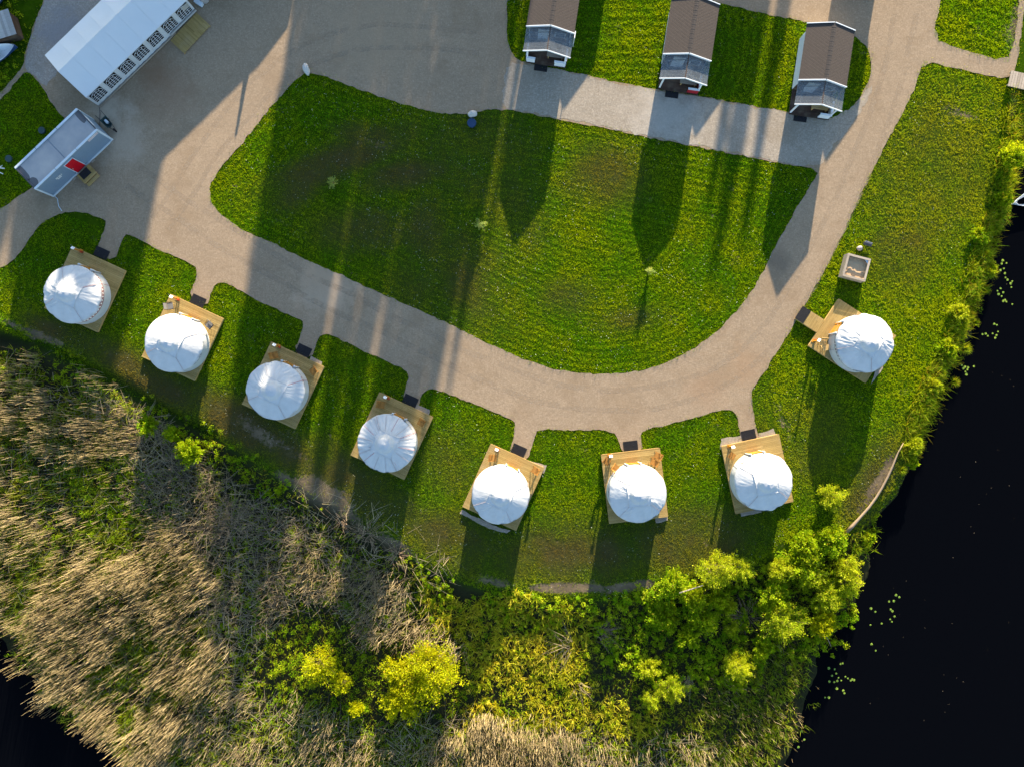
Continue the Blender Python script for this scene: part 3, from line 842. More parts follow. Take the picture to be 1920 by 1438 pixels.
# sign posts with a white plate, red fire extinguisher at the foot
for i, (px, py) in enumerate(POSTS):
    p = G(px, py, DZ)
    root = empty('sign_post', (p.x, p.y, DZ + 0.003), DECK_ANG[i])
    tag(root, 'wooden post with white plate by the ' + WHERE[i], 'post', 'posts on the deck edges')
    MB().box((0, 0, 0.62), (0.085, 0.085, 1.24)).build('pole', M['orange_wood'], root)
    MB().box((0, 0, 0.015), (0.26, 0.26, 0.03)).build('foot', M['orange_wood'], root)
    mt = Matrix.Rotation(R(-35), 3, 'X')
    pl = MB().box((0, 0.03, 1.28), (0.24, 0.20, 0.025), M=mt).build('plate', M['white_paint'], root)
    MB().box((0.05, 0.03, 1.297), (0.07, 0.05, 0.006), M=mt).build('dark_mark', M['dark_metal'], pl)
    e = empty('fire_extinguisher', (p.x + 0.14 * math.cos(DECK_ANG[i]), p.y + 0.14 * math.sin(DECK_ANG[i]) - 0.05, DZ + 0.036), 0)
    tag(e, 'red fire extinguisher on the deck of the ' + WHERE[i], 'extinguisher', 'fire extinguishers on the decks')
    MB().tube([(0, 0, 0), (0, 0, 0.32), (0, 0, 0.38), (0, 0, 0.41)], [0.065, 0.065, 0.045, 0.02], 10).build('cylinder', M['extinguisher_red'], e, True)
    MB().tube([(0, 0, 0.41), (0, 0, 0.45)], 0.018, 6).bar((0, -0.02, 0.45), (0, 0.09, 0.47), 0.02).build('valve', M['black_metal'], e)
    MB().tube([(0.02, 0, 0.43), (0.075, 0.0, 0.36), (0.08, 0, 0.12)], 0.01, 6).build('hose', M['black_metal'], e)

# ------------------------------------------------------------------ chairs
def make_chair(wm, tubular=False):
    r = empty('folding_chair')
    if tubular:
        fm = M['black_metal']
        MB().box((0, 0, 0.44), (0.46, 0.42, 0.02)).build('seat', M['grey_fabric'], r)
        MB().box((0, -0.27, 0.70), (0.46, 0.02, 0.42), M=Matrix.Rotation(R(14), 3, 'X')).build('backrest', M['grey_fabric'], r)
        for s in (-1, 1):
            MB().tube([(s * 0.25, 0.24, 0), (s * 0.25, 0.20, 0.46), (s * 0.25, -0.22, 0.46), (s * 0.25, -0.33, 0.93)], 0.013, 6).build('side_frame', fm, r)
            MB().tube([(s * 0.27, 0.22, 0.62), (s * 0.27, -0.24, 0.64)], 0.016, 6).build('armrest', fm, r)
            MB().tube([(s * 0.25, -0.30, 0), (s * 0.25, 0.05, 0.45)], 0.012, 6).build('leg', fm, r)
    else:
        m = MB()
        for q in range(5): m.box((0, -0.18 + q * 0.09, 0.44 + 0.006 * q), (0.44, 0.078, 0.02), tint=random.random())
        m.build('seat', wm, r)
        m = MB()
        for q in range(4):
            m.box((-0.165 + q * 0.11, -0.285, 0.66), (0.085, 0.018, 0.40), M=Matrix.Rotation(R(15), 3, 'X'), tint=random.random())
        m.build('backrest', wm, r)
        for s in (-1, 1):
            MB().bar((s * 0.235, 0.24, 0), (s * 0.235, -0.34, 0.88), 0.03, 0.045).build('leg', wm, r)
            MB().bar((s * 0.205, -0.26, 0), (s * 0.205, 0.20, 0.45), 0.03, 0.04).build('leg', wm, r)
        MB().box((0, -0.33, 0.85), (0.46, 0.03, 0.05), M=Matrix.Rotation(R(15), 3, 'X')).build('top_rail', wm, r)
    return r
CH = [  # px, py, facing (degrees, world, direction the sitter looks), kind, label
    (319, 574, 10, 'grey', 'grey camp chair left of the door of the second yurt from the grey container'),
    (392, 610, 230, 'grey', 'grey camp chair right of the door of the second yurt from the grey container'),
    (515.7, 666, 20, 'brown', 'brown wooden chair left of the door of the third yurt from the grey container'),
    (586.9, 695.7, 215, 'brown', 'brown wooden chair right of the door of the third yurt from the grey container'),
    (715.7, 759, -12, 'brown', 'brown wooden chair left of the door of the fourth yurt from the grey container'),
    (789.6, 792.6, 235, 'brown', 'brown wooden chair right of the door of the fourth yurt from the grey container'),
    (924.8, 858.5, -5, 'brown', 'sunlit wooden chair left of the door of the fifth yurt from the grey container'),
    (1003, 881.3, 150, 'brown', 'sunlit wooden chair right of the door of the fifth yurt from the grey container'),
    (1138.6, 865, -35, 'brown', 'wooden chair in the left corner of the deck of the sixth yurt, beside the post'),
    (1155, 877, 45, 'brown', 'wooden chair tucked against the wall left of the door of the sixth yurt'),
    (1225.5, 866, 155, 'brown', 'lower of the paired wooden chairs right of the door of the sixth yurt'),
    (1232.5, 854, 155, 'brown', 'upper of the paired wooden chairs right of the door of the sixth yurt'),
    (1372.8, 854.6, -30, 'brown', 'wooden chair left of the door of the seventh yurt from the grey container'),
    (1543.5, 643, 265, 'pine', 'pale wooden chair on the deck of the lone yurt beside the square planter box')]
protos = {}
for (px, py, deg, kind, lab) in CH:
    if kind not in protos:
        protos[kind] = make_chair(M['pine' if kind == 'pine' else 'chair_wood'], kind == 'grey'); o = protos[kind]
    else:
        o = copy_tree(protos[kind])
    p = G(px, py, DZ + 0.45)
    o.location = (p.x, p.y, DZ + 0.003); o.rotation_euler = (0, 0, R(deg) - math.pi / 2)
    tag(o, lab, 'chair', 'folding chairs on the yurt decks')
p = G(1548.5, 652, DZ + 0.5)
tb = empty('side_table', (p.x, p.y, DZ + 0.003), R(10))
tag(tb, 'small pale wooden table beside the chair of the lone yurt', 'table')
m = MB()
for q in range(4): m.box((0, -0.165 + q * 0.11, 0.5), (0.48, 0.1, 0.02), tint=random.random())
m.build('table_top', M['pine'], tb)
for sx in (-1, 1):
    MB().bar((sx * 0.2, -0.2, 0), (sx * 0.2, 0.2, 0.49), 0.03).build('leg', M['pine'], tb)
    MB().bar((sx * 0.17, 0.2, 0), (sx * 0.17, -0.2, 0.49), 0.03).build('leg', M['pine'], tb)

# ------------------------------------------------------------------ cabins with porches
CAB_ANG = math.atan2(-0.989, -0.150) - math.pi / 2
def make_cabin(style):
    r = empty('cabin')
    HWd, EZ, RZ, L, C = 1.73, 2.25, 3.06, 4.1, 1.74
    # walls
    m = MB(); x, y0, y1, z0 = 1.48, -L + 0.22, -0.10, 0.10
    zt = EZ + (HWd - x) / HWd * (RZ - EZ) - 0.08
    for s in (-1, 1):
        m.box((s * x, (y0 + y1) / 2, (z0 + zt) / 2), (0.1, y1 - y0, zt - z0))
        for q in range(17): m.box((s * (x + 0.056), (y0 + y1) / 2, z0 + 0.065 + q * 0.127), (0.016, y1 - y0, 0.118))
    m.build('side_wall', M['white_paint'], r)
    for yy, nm in ((y0, 'rear_wall'), (y1, 'front_wall')):
        g = MB()
        g.add([(-x, yy - 0.05, z0), (x, yy - 0.05, z0), (x, yy - 0.05, zt), (0, yy - 0.05, RZ - 0.10), (-x, yy - 0.05, zt),
               (-x, yy + 0.05, z0), (x, yy + 0.05, z0), (x, yy + 0.05, zt), (0, yy + 0.05, RZ - 0.10), (-x, yy + 0.05, zt)],
              [(0, 1, 2, 3, 4), (9, 8, 7, 6, 5), (0, 5, 6, 1), (1, 6, 7, 2), (4, 9, 5, 0)])
        o = g.build(nm, M['dark_wood' if nm == 'front_wall' else 'white_paint'], r)
    d = MB().box((0.45, y1 + 0.075, 1.1), (0.85, 0.04, 1.95)).build('door', M['white_paint'], r)
    MB().tube([(0.12, y1 + 0.11, 1.05), (0.12, y1 + 0.11, 1.15)], 0.02, 6).build('handle', M['steel'], d)
    wn_ = MB().box((-0.75, y1 + 0.07, 1.45), (0.8, 0.04, 0.8)).build('window', M['white_paint'], r)
    MB().box((-0.75, y1 + 0.095, 1.45), (0.66, 0.01, 0.66)).build('pane', M['black_pane'], wn_)
    # roof slopes with uv in metres
    sl = math.hypot(HWd, RZ - EZ)
    for s in (-1, 1):
        e = Vector((s * HWd, 0, EZ)); t_ = Vector((0, 0, RZ)); nrm = Vector((s * (RZ - EZ), 0, HWd)).normalized() * 0.07
        vs = []; uvs = []
        for off in (Vector(), nrm):
            for yy in (-L, 0.0):
                for p, q in ((t_, 0), (e, sl)):
                    vs.append((p.x + off.x, yy, p.z + off.z)); uvs.append((yy, q))
        if s > 0: fs = [(4, 5, 7, 6), (1, 0, 2, 3), (1, 3, 7, 5), (0, 1, 5, 4), (2, 6, 7, 3)]
        else: fs = [(4, 6, 7, 5), (0, 1, 3, 2), (1, 5, 7, 3), (0, 4, 5, 1), (2, 3, 7, 6)]
        np_mesh('roof_slope', vs, [i for f in fs for i in f], [4] * 5, M['shingle'], r, uv=np.array(uvs))
    m = MB()
    for q in range(24):
        yy = -L + 0.085 + q * (L - 0.05) / 24
        for s in (-1, 1):
            m.box((s * 0.075, yy, RZ + 0.065 - 0.02 + 0.003 * (q % 2)), (0.17, 0.178, 0.012), M=Matrix.Rotation(s * math.atan2(RZ - EZ, HWd), 3, 'Y') @ Matrix.Rotation(R(3), 3, 'X'), tint=random.random())
    m.build('ridge_cap', M['ridge_shingle'], r)['kind'] = 'stuff'
    for yy in (-L - 0.02, 0.02):
        for s in (-1, 1):
            MB().bar((s * HWd * 1.01, yy, EZ + 0.02), (0, yy, RZ + 0.02), 0.055, 0.20).build('barge_board', M['white_paint'], r)
    # porch roof, clear sheets on battens, set a little lower than the roof
    EZ2, RZ2 = EZ - 0.10, RZ - 0.12
    for s in (-1, 1):
        e = Vector((s * HWd, 0, EZ2)); t_ = Vector((s * 0.02, 0, RZ2))
        nrm = Vector((s * (RZ2 - EZ2), 0, HWd)).normalized() * 0.008
        vs = [(t_.x, 0.05, t_.z), (e.x, 0.05, e.z), (e.x, C, e.z), (t_.x, C, t_.z)]
        vs += [(a + nrm.x, b, c + nrm.z) for a, b, c in vs]
        MB().add(vs, [(0, 1, 2, 3), (7, 6, 5, 4), (0, 4, 5, 1), (1, 5, 6, 2), (2, 6, 7, 3), (3, 7, 4, 0)]).build('clear_sheet', M['clear_sheet'], r)
        for q in range(3):
            yy = 0.42 + q * 0.52
            MB().bar((s * (HWd - 0.05), yy, EZ2 - 0.04), (s * 0.05, yy, RZ2 - 0.04), 0.05, 0.045).build('batten', M['grey_wood'], r)
        MB().bar((s * 1.33, 0.05, EZ2 + 0.10), (s * 1.33, C - 0.05, EZ2 + 0.10), 0.10, 0.10).build('plate_beam', M['grey_wood'], r)
        MB().bar((s * HWd, C + 0.02, EZ2), (0, C + 0.02, RZ2), 0.05, 0.14).build('fascia', M['white_paint'], r)
    MB().bar((0, 0.05, RZ2 - 0.03), (0, C, RZ2 - 0.03), 0.06, 0.10).build('ridge_beam', M['dark_wood'], r)
    m = MB()
    for s in (-1, 1):
        for q in range(12): m.box((s * 0.10, 0.15 + q * 0.132, RZ2 - 0.035), (0.12, 0.05, 0.012), M=Matrix.Rotation(s * 0.43, 3, 'Y'))
    m.build('ridge_flashing', M['grey_wood'], r)['kind'] = 'stuff'
    # porch floor, posts, low walls and bench
    m = MB()
    for q in range(15): m.box((0, 0.03 + q * 0.124, 0.13), (3.04, 0.115, 0.04), tint=random.random())
    m.build('porch_floor', M['dark_wood'], r)['kind'] = 'stuff'
    MB().box((0, 0.9, 0.055), (2.96, 1.68, 0.10)).build('porch_base', M['dark_wood'], r)
    for s in (-1, 1):
        MB().box((s * 1.40, C - 0.08, 1.15), (0.10, 0.10, 2.0)).build('post', M['white_paint'], r)
    def low_wall(s, wdt, mat):
        o = MB().box((s * (1.45 - wdt / 2), C - 0.02, 0.52), (wdt, 0.07, 0.74)).box((s * 1.45, C / 2 + 0.3, 0.52), (0.07, C - 0.75, 0.74)).build('low_wall', mat, r)
        MB().box((s * (1.45 - wdt / 2), C - 0.02, 0.91), (wdt + 0.06, 0.15, 0.04)).box((s * 1.45, C / 2 + 0.25, 0.912), (0.15, C - 0.8, 0.04)).build('cap_board', M['white_paint'], o)
    if style == 1:
        low_wall(-1, 0.80, M['white_paint']); low_wall(1, 0.62, M['white_paint'])
    elif style == 2:
        low_wall(-1, 0.80, M['red_paint'])
    else:
        low_wall(-1, 0.80, M['white_paint'])
    m = MB()
    for q in range(3): m.box((-0.62, 0.98 + q * 0.13, 0.58), (1.25, 0.118, 0.03), rz=0.0, tint=random.random())
    b = m.build('bench_seat', M['grey_wood' if style < 3 else 'pine'], r)
    for xx in (-1.15, -0.12): MB().box((xx, 1.11, 0.36), (0.06, 0.36, 0.41)).build('bench_leg', M['pine'], b)
    return r
CABS = [((69.4, -639.8), 1, 'brown shingled cabin at the left of the row, white low walls on both porch sides'),
        ((317.0, -589.7), 2, 'brown shingled cabin in the middle of the row, with a dark red low porch wall'),
        ((561.8, -542.7), 3, 'brown shingled cabin at the right end of the row, by the curved road')]
cabs = []
for (c, st, lab) in CABS:
    o = make_cabin(st); cabs.append(o)
    o.location = (c[0] * S, -c[1] * S, 0.0); o.rotation_euler = (0, 0, CAB_ANG)
    tag(o, lab, 'cabin', 'shingled cabins with clear porch roofs')
for k in range(3):     # the second row of cabins just north of the picture, whose shadows reach into it
    o = copy_tree(cabs[k])
    o.location = ((CABS[k][0][0] + 92) * S, -(CABS[k][0][1] - 252) * S, 0)
    tag(o, 'brown shingled cabin of the rear row, just beyond the top edge of the picture', 'cabin', 'rear row cabins beyond the top edge')
for px, py, lab in ((1014.3, 125, 'black rubber mat before the left cabin of the row'), (1260, 174.9, 'black rubber mat before the middle cabin with the red wall'), (1500.7, 219.7, 'black rubber mat before the right cabin of the row')):
    rubber_mat(px, py, CAB_ANG, lab, 0.026, 0.98, 0.74)
o = MB().box((0, 0, 1.05), (0.05, 0.14, 2.1)).box((0, 0.02, 2.15), (0.07, 0.5, 0.10)).build('downpipe_board', M['white_paint'])
p = G(1078, 66, 2.1); o.location = (p.x, p.y, 0.02); o.rotation_euler = (0, 0, CAB_ANG)
tag(o, 'upright white board standing at the right eave of the left cabin', 'board')

# ------------------------------------------------------------------ white marquee
A0 = Vector(((185.8 - 960) * S, (719 - 200) * S, 0)); A1 = Vector(((369 - 960) * S, (719 - 21.7) * S, 0))
ax = (A1 - A0); TL = ax.length; tang = math.atan2(ax.y, ax.x)
TW, TE, TR = 4.2, 2.1, 3.12
tent = empty('marquee', A0, tang)      # local x along the tent, local +y away from the yard
tag(tent, 'long white marquee tent with rows of arched window prints', 'tent')
nb = 7; bw = TL / nb
for k in range(nb):
    x0, x1 = k * bw + 0.004, (k + 1) * bw - 0.004
    for side in (0, 1):
        nU, nV = 9, 12
        U, V = np.meshgrid(np.linspace(0, 1, nU), np.linspace(0, 1, nV))
        xx = x0 + (x1 - x0) * U
        yy = (TW / 2) * V if side == 0 else TW - (TW / 2) * V
        zz = TE + (TR - TE) * V
        yy = yy + (-0.06 if side == 0 else 0.06) * (1 - V)
        zz = zz - 0.035 * np.sin(np.pi * U) * (0.4 + np.sin(np.pi * V)) + 0.02 * (fbm(xx * 1.5 + 5, yy * 1.5, 200 + side, 3) - 0.5)
        v = np.stack([xx, yy, zz], -1).reshape(-1, 3)
        a0 = np.array([j * nU + q for j in range(nV - 1) for q in range(nU - 1)])
        lp = np.stack([a0, a0 + 1, a0 + nU + 1, a0 + nU], 1)
        if side: lp = lp[:, ::-1]
        np_mesh('roof_panel', v, lp, np.full(len(a0), 4), M['vinyl'], tent, smooth=True)
for k in range(nb + 1):
    x = k * bw
    xq = min(max(x, 0.03), TL - 0.03)
    MB().tube([(xq, 0.03, 0), (xq, 0.03, TE - 0.05), (xq, TW / 2, TR - 0.06), (xq, TW - 0.03, TE - 0.05), (xq, TW - 0.03, 0)], 0.025, 6).build('frame_pole', M['white_paint'], tent)
def tent_wall(x0, x1, y, n=0):
    m = MB(); k = 10
    for q in range(k):
        a = x0 + (x1 - x0) * q / k; b = x0 + (x1 - x0) * (q + 1) / k
        f = lambda t: 0.02 * math.sin(t * 9 + n)
        m.add([(a, y + f(a), 0.02), (b, y + f(b), 0.02), (b, y, TE), (a, y, TE), (a, y + f(a) + 0.006, 0.02), (b, y + f(b) + 0.006, 0.02), (b, y + 0.006, TE), (a, y + 0.006, TE)], [(0, 1, 2, 3), (7, 6, 5, 4)])
    return m
for k in range(nb):
    tent_wall(k * bw + 0.01, (k + 1) * bw - 0.01, 0.0, k).build('wall_panel', M['vinyl'], tent)
    tent_wall(k * bw + 0.01, (k + 1) * bw - 0.01, TW, k).build('wall_panel', M['vinyl'], tent)
    # arched window, dark panes with white glazing bars
    cx = (k + 0.5) * bw; W_, z0, z1 = 1.08, 0.60, 1.92
    n = 10
    arch = [(cx - W_ / 2, z0), (cx + W_ / 2, z0), (cx + W_ / 2, z1)] + [(cx - W_ / 2, z1)]
    m = MB()
    vs = [(p[0], -0.035, p[1]) for p in arch] + [(p[0], -0.022, p[1]) for p in arch]
    win = MB().add(vs, [(0, 1, 2, 3), (4, 7, 6, 5), (0, 4, 5, 1), (1, 5, 6, 2), (2, 6, 7, 3), (3, 7, 4, 0)]).build('window', M['black_pane'], tent)
    b = MB()
    for q in range(1, 4): b.bar((cx - W_ / 2 + q * W_ / 4, -0.045, z0), (cx - W_ / 2 + q * W_ / 4, -0.045, z1 - (0.42 if q != 2 else 0.3)), 0.030, 0.012, up=(0, 1, 0))
    for q in range(1, 4): b.bar((cx - W_ / 2, -0.047, z0 + q * 0.24), (cx + W_ / 2, -0.047, z0 + q * 0.24), 0.028, 0.012, up=(0, 1, 0))
    for rr_ in (0.50, 0.26):
        for q in range(n):
            a, c_ = math.pi * q / n, math.pi * (q + 1) / n
            b.bar((cx + rr_ * math.cos(a), -0.049, z1 - 0.48 + rr_ * 0.92 * math.sin(a)), (cx + rr_ * math.cos(c_), -0.049, z1 - 0.48 + rr_ * 0.92 * math.sin(c_)), 0.026, 0.012, up=(0, 1, 0))
    for a in (45, 90, 135):
        b.bar((cx + 0.26 * math.cos(R(a)), -0.051, z1 - 0.48 + 0.24 * math.sin(R(a))), (cx + 0.52 * math.cos(R(a)), -0.051, z1 - 0.48 + 0.5 * math.sin(R(a))), 0.024, 0.012, up=(0, 1, 0))
    b.build('glazing_bars', M['white_paint'], win)
    for q in (0, 1): MB().box((cx - W_ / 2 + 0.13 + 0 * q, -0.05, 0), (0, 0, 0))
    if k == nb - 1:
        MB().box((cx + 0.28, -0.058, 1.55), (0.5, 0.008, 0.6)).build('raised_flap', M['beige_pane'], win)
MB().tube([(0.0, -0.10, 0.10), (TL * 0.55, -0.10, 0.08), (TL * 0.78, -0.12, 0.12)], 0.06, 8).build('ground_roll', M['grey_wood'], tent, True)
MB().tube([(TL * 0.74, -0.13, 0.40), (TL, -0.13, 0.42)], 0.085, 8).build('rolled_wall', M['beige_pane'], tent, True)
for x in (0.0, TL):
    g = MB()
    g.add([(x, 0, 0.02), (x, TW, 0.02), (x, TW, TE), (x, TW / 2, TR), (x, 0, TE), (x + 0.006, 0, 0.02), (x + 0.006, TW, 0.02), (x + 0.006, TW, TE), (x + 0.006, TW / 2, TR), (x + 0.006, 0, TE)], [(0, 1, 2, 3, 4), (9, 8, 7, 6, 5)])
    g.build('gable_wall', M['vinyl'], tent)
t2 = copy_tree(tent)
t2.location = A1 + ax.normalized() * 1.6
tag(t2, 'second white marquee in line with the first, beyond the top edge of the picture', 'tent')
# timber landing before the marquee
ctr, w, d, ang = quad_frame([(394.7, 48.8), (345, 100.5), (318.3, 75.8), (369, 25)], 0.14)
o = empty('landing', (ctr.x, ctr.y, 0), ang + math.pi / 2)
tag(o, 'ribbed pine landing in front of the marquee entrance', 'landing')
m = decking(d, w - 0.3, 0.14, random.Random(3), board=0.12).build('decking', M['deck_wood'], o); m['kind'] = 'stuff'
MB().box((0, w / 2 - 0.07, 0.068), (d, 0.13, 0.145)).box((0, -w / 2 + 0.07, 0.068), (d, 0.13, 0.145)).build('edge_board', M['deck_wood'], o)
MB().box((0, 0, 0.05), (d - 0.1, w - 0.32, 0.09)).build('frame', M['pine'], o)
# things by the far corner of the marquee
p = G(381, -4, 0.5)
o = MB().tube([(0, 0, 0), (0, 0, 0.1), (0, 0, 0.55), (0, 0, 0.68), (0, 0, 0.72)], [0.26, 0.31, 0.31, 0.24, 0.08], 16).build('gas_bottle', M['tarp'], None, True)
o.location = (p.x, p.y, 0.013); tag(o, 'round pale gas bottle at the end of the marquee', 'gas bottle')
p = G(372, 5, 0.3)
o = MB().box((0, 0, 0.16), (0.62, 0.3, 0.32)).box((0, 0, 0.34), (0.66, 0.34, 0.04)).build('tool_box', M['container_trim'], None, bevel=0.02)
o.location = (p.x, p.y, 0.013); o.rotation_euler = (0, 0, R(-32)); tag(o, 'flat blue grey box lying at the end of the marquee', 'box')

# ------------------------------------------------------------------ grey container
CZ = 2.6
Q = [G(x, y, CZ) for x, y in ((65.6, 354.5), (182.5, 242.9), (142.9, 203.9), (28.6, 318.2))]   # front-left, front-right, back-right, back-left
cx_ = sum(Q, Vector()) / 4
cl = ((Q[1] - Q[0]).length + (Q[2] - Q[3]).length) / 2; cw = ((Q[2] - Q[1]).length + (Q[3] - Q[0]).length) / 2 + 0.06
cang = math.atan2((Q[1] - Q[0]).y, (Q[1] - Q[0]).x)
con = empty('container', (cx_.x, cx_.y, 0), cang)      # local -y is the front wall
tag(con, 'blue grey sanitary container with a red door', 'container')
MB().box((0, 0, 1.33), (cl - 0.06, cw - 0.06, 2.36)).build('body', M['container_paint'], con)
m = MB()
for q in range(58):
    xx = -cl / 2 + 0.14 + q * (cl - 0.28) / 57
    m.box((xx, -cw / 2 + 0.028, 1.33), (0.05, 0.02, 2.2)); m.box((xx, cw / 2 - 0.028, 1.33), (0.05, 0.02, 2.2))
m.build('wall_ribs', M['container_paint'], con)['kind'] = 'stuff'
for sx in (-1, 1):
    for sy in (-1, 1):
        MB().box((sx * (cl / 2 - 0.05), sy * (cw / 2 - 0.05), 1.3), (0.12, 0.12, 2.6)).build('corner_post', M['container_trim'], con)
for sy in (-1, 1):
    for q in range(3):
        MB().box((-cl / 3 + q * cl / 3, sy * (cw / 2 - 0.03), 2.60), (cl / 3 - 0.05, 0.14, 0.09)).build('roof_rail', M['container_trim'], con)
    MB().box((0, sy * (cw / 2 - 0.03), 0.09), (cl - 0.2, 0.11, 0.16)).build('base_rail', M['container_trim'], con)
for sx in (-1, 1):
    MB().box((sx * (cl / 2 - 0.03), 0, 2.58), (0.08, cw - 0.24, 0.07)).build('end_rail', M['dark_metal'], con)
for q in range(2):
    MB().box((-cl / 4 + q * cl / 2, 0, 2.52), (cl / 2 - 0.05, cw - 0.24, 0.05)).build('roof_sheet', M['roof_sheet'], con)
def puddle(cx, cy, rx, ry, seed):
    pts = []
    for q in range(36):
        a = 2 * math.pi * q / 36
        k = 0.75 + 0.5 * float(vnoise(np.array([math.cos(a) * 1.6 + seed]), np.array([math.sin(a) * 1.6 + seed]), seed)[0])
        pts.append((min(max(cx + rx * k * math.cos(a), -cl / 2 + 0.08), cl / 2 - 0.08), min(max(cy + ry * k * math.sin(a), -cw / 2 + 0.1), cw / 2 - 0.1)))
    MB().prism(pts, 2.5465, 2.549).build('puddle', M['puddle'], con)
puddle(-cl / 2 + 0.12, 0.45, 0.30, 0.62, 3)
puddle(-cl / 2 + 0.14, -0.55, 0.42, 0.40, 5)
puddle(cl / 2 - 0.22, 0.45, 0.20, 0.55, 8)
yf = -cw / 2
dx = -cl / 2 + cl * 0.485
door = MB().box((dx, yf - 0.005, 1.17), (0.80, 0.05, 2.0)).build('door', M['signal_red'], con)
MB().box((dx - 0.30, yf - 0.045, 1.10), (0.05, 0.04, 0.14)).build('handle', M['steel'], door)
MB().box((dx - 0.43, yf - 0.003, 1.17), (0.05, 0.06, 2.08)).box((dx + 0.43, yf - 0.003, 1.17), (0.05, 0.06, 2.08)).box((dx, yf - 0.003, 2.20), (0.9, 0.06, 0.05)).build('door_frame', M['container_trim'], con)
def lettering(name, body, size, loc, mat, parent, mx=90):
    cu = bpy.data.curves.new(name, 'FONT'); cu.body = body; cu.size = size; cu.align_x = 'CENTER'; cu.align_y = 'CENTER'; cu.extrude = 0.003
    cu.resolution_u = 2
    tmp = bpy.data.objects.new(name, cu); COL.objects.link(tmp)
    dg = bpy.context.evaluated_depsgraph_get()
    me = bpy.data.meshes.new_from_object(tmp.evaluated_get(dg)); bpy.data.objects.remove(tmp)
    me.materials.clear(); me.materials.append(mat)
    o = link(bpy.data.objects.new(name, me), parent); o.location = loc; o.rotation_euler = (R(mx), 0, 0)
    return o
sx_ = cl / 2 - 0.62
sg = MB().box((sx_, yf - 0.012, 2.33), (0.92, 0.02, 0.22)).build('sign_strip', M['white_paint'], con)
lettering('lettering', 'CONTAINEX', 0.165, (sx_, yf - 0.026, 2.33), M['signal_red'], sg)
lg = MB()
for q in range(9):
    if q in (3, 7): continue
    lg.box((-cl / 2 + 1.42 + q * 0.062, yf - 0.006, 1.62), (0.042, 0.02, 0.17 if q % 2 else 0.20))
for q in range(5): lg.box((-cl / 2 + 1.50 + q * 0.07, yf - 0.006, 1.42), (0.05, 0.02, 0.13))
lg.build('white_marks', M['white_paint'], con)
sg2 = MB().box((cl / 2 - 0.01, 0, 2.2), (0.02, 0.95, 0.22)).build('end_sign_strip', M['white_paint'], con)
MB().tube([(-cl / 2 + 0.1, yf - 0.02, 0.06), (-cl / 2 + 0.12, yf - 0.3, 0.03), (-cl / 2 - 0.2, yf - 0.75, 0.025), (-cl / 2 - 0.28, yf - 1.2, 0.02)], 0.025, 6).build('water_hose', M['container_trim'], con)
for xx in (dx - 0.95, dx + 1.0, cl / 2 - 0.15): MB().box((xx, yf - 0.09, 0.05), (0.3, 0.14, 0.10)).build('support_block', M['grey_wood'], con)
inv = Matrix.Rotation(cang, 3, 'Z')
def cpos(x, y, z=0): return inv @ Vector((x, y, 0)) + Vector((cx_.x, cx_.y, z))
st = empty('entrance_steps', cpos(dx + 0.03, yf - 0.62), cang)
tag(st, 'small pine step platform below the red container door', 'steps')
m = decking(1.22, 0.86, 0.34, random.Random(9)).build('platform_boards', M['deck_wood'], st); m['kind'] = 'stuff'
MB().box((0, 0, 0.155), (1.14, 0.78, 0.30)).build('platform_frame', M['pine'], st)
MB().box((0, -0.57, 0.16), (1.16, 0.26, 0.04)).build('step_board', M['deck_wood'], st, bevel=0.02)
MB().box((0, -0.55, 0.075), (1.06, 0.2, 0.125)).build('step_frame', M['pine'], st)
p = cpos(dx - 0.03, yf - 0.52)
m = MB().box((0, 0, 0.008), (0.78, 0.56, 0.016)).box((0, 0.26, 0.010), (0.8, 0.05, 0.02)).box((0, -0.26, 0.010), (0.8, 0.05, 0.02)).build('door_mat', M['rubber'])
m.location = (p.x, p.y, 0.345); m.rotation_euler = (0, 0, cang)
tag(m, 'black rubber mat on the step platform of the grey container', 'door mat', 'black rubber door mats')
# dark wheelbarrow by the container
p = G(203, 232, 0.3)
wbw = empty('wheelbarrow', (p.x, p.y, 0.013), R(-47)); tag(wbw, 'dark wheelbarrow parked beside the end of the grey container', 'wheelbarrow')
tr = MB(); 
pts0 = [(-0.45, -0.3), (0.35, -0.24), (0.5, 0), (0.35, 0.24), (-0.45, 0.3)]
tr.add([(x * 0.6, y * 0.6, 0.26) for x, y in pts0] + [(x, y, 0.55) for x, y in pts0] + [(x * 0.94, y * 0.92, 0.55) for x, y in pts0] + [(x * 0.57, y * 0.56, 0.285) for x, y in pts0],
       [(4, 3, 2, 1, 0)] + [(i, (i + 1) % 5, (i + 1) % 5 + 5, i + 5) for i in range(5)] + [(i + 5, (i + 1) % 5 + 5, (i + 1) % 5 + 10, i + 10) for i in range(5)] + [(i + 10, (i + 1) % 5 + 10, (i + 1) % 5 + 15, i + 15) for i in range(5)] + [(15, 16, 17, 18, 19)])
tr.build('tray', M['green_metal'], wbw)
MB().box((-0.1, 0.02, 0.43), (0.34, 0.2, 0.24)).build('bag', M['container_trim'], wbw, bevel=0.04)
MB().tube([(0.62, 0, 0.17 + 0.0), (0.62, 0.001, 0.17)], 0.01, 6)
wl = MB()
for q in range(12):
    a, b = 2 * math.pi * q / 12, 2 * math.pi * (q + 1) / 12
    wl.tube([(0.66 + 0.14 * math.cos(a), 0, 0.18 + 0.14 * math.sin(a)), (0.66 + 0.14 * math.cos(b), 0, 0.18 + 0.14 * math.sin(b))], 0.045, 8)
wl.build('wheel', M['rubber'], wbw, True)
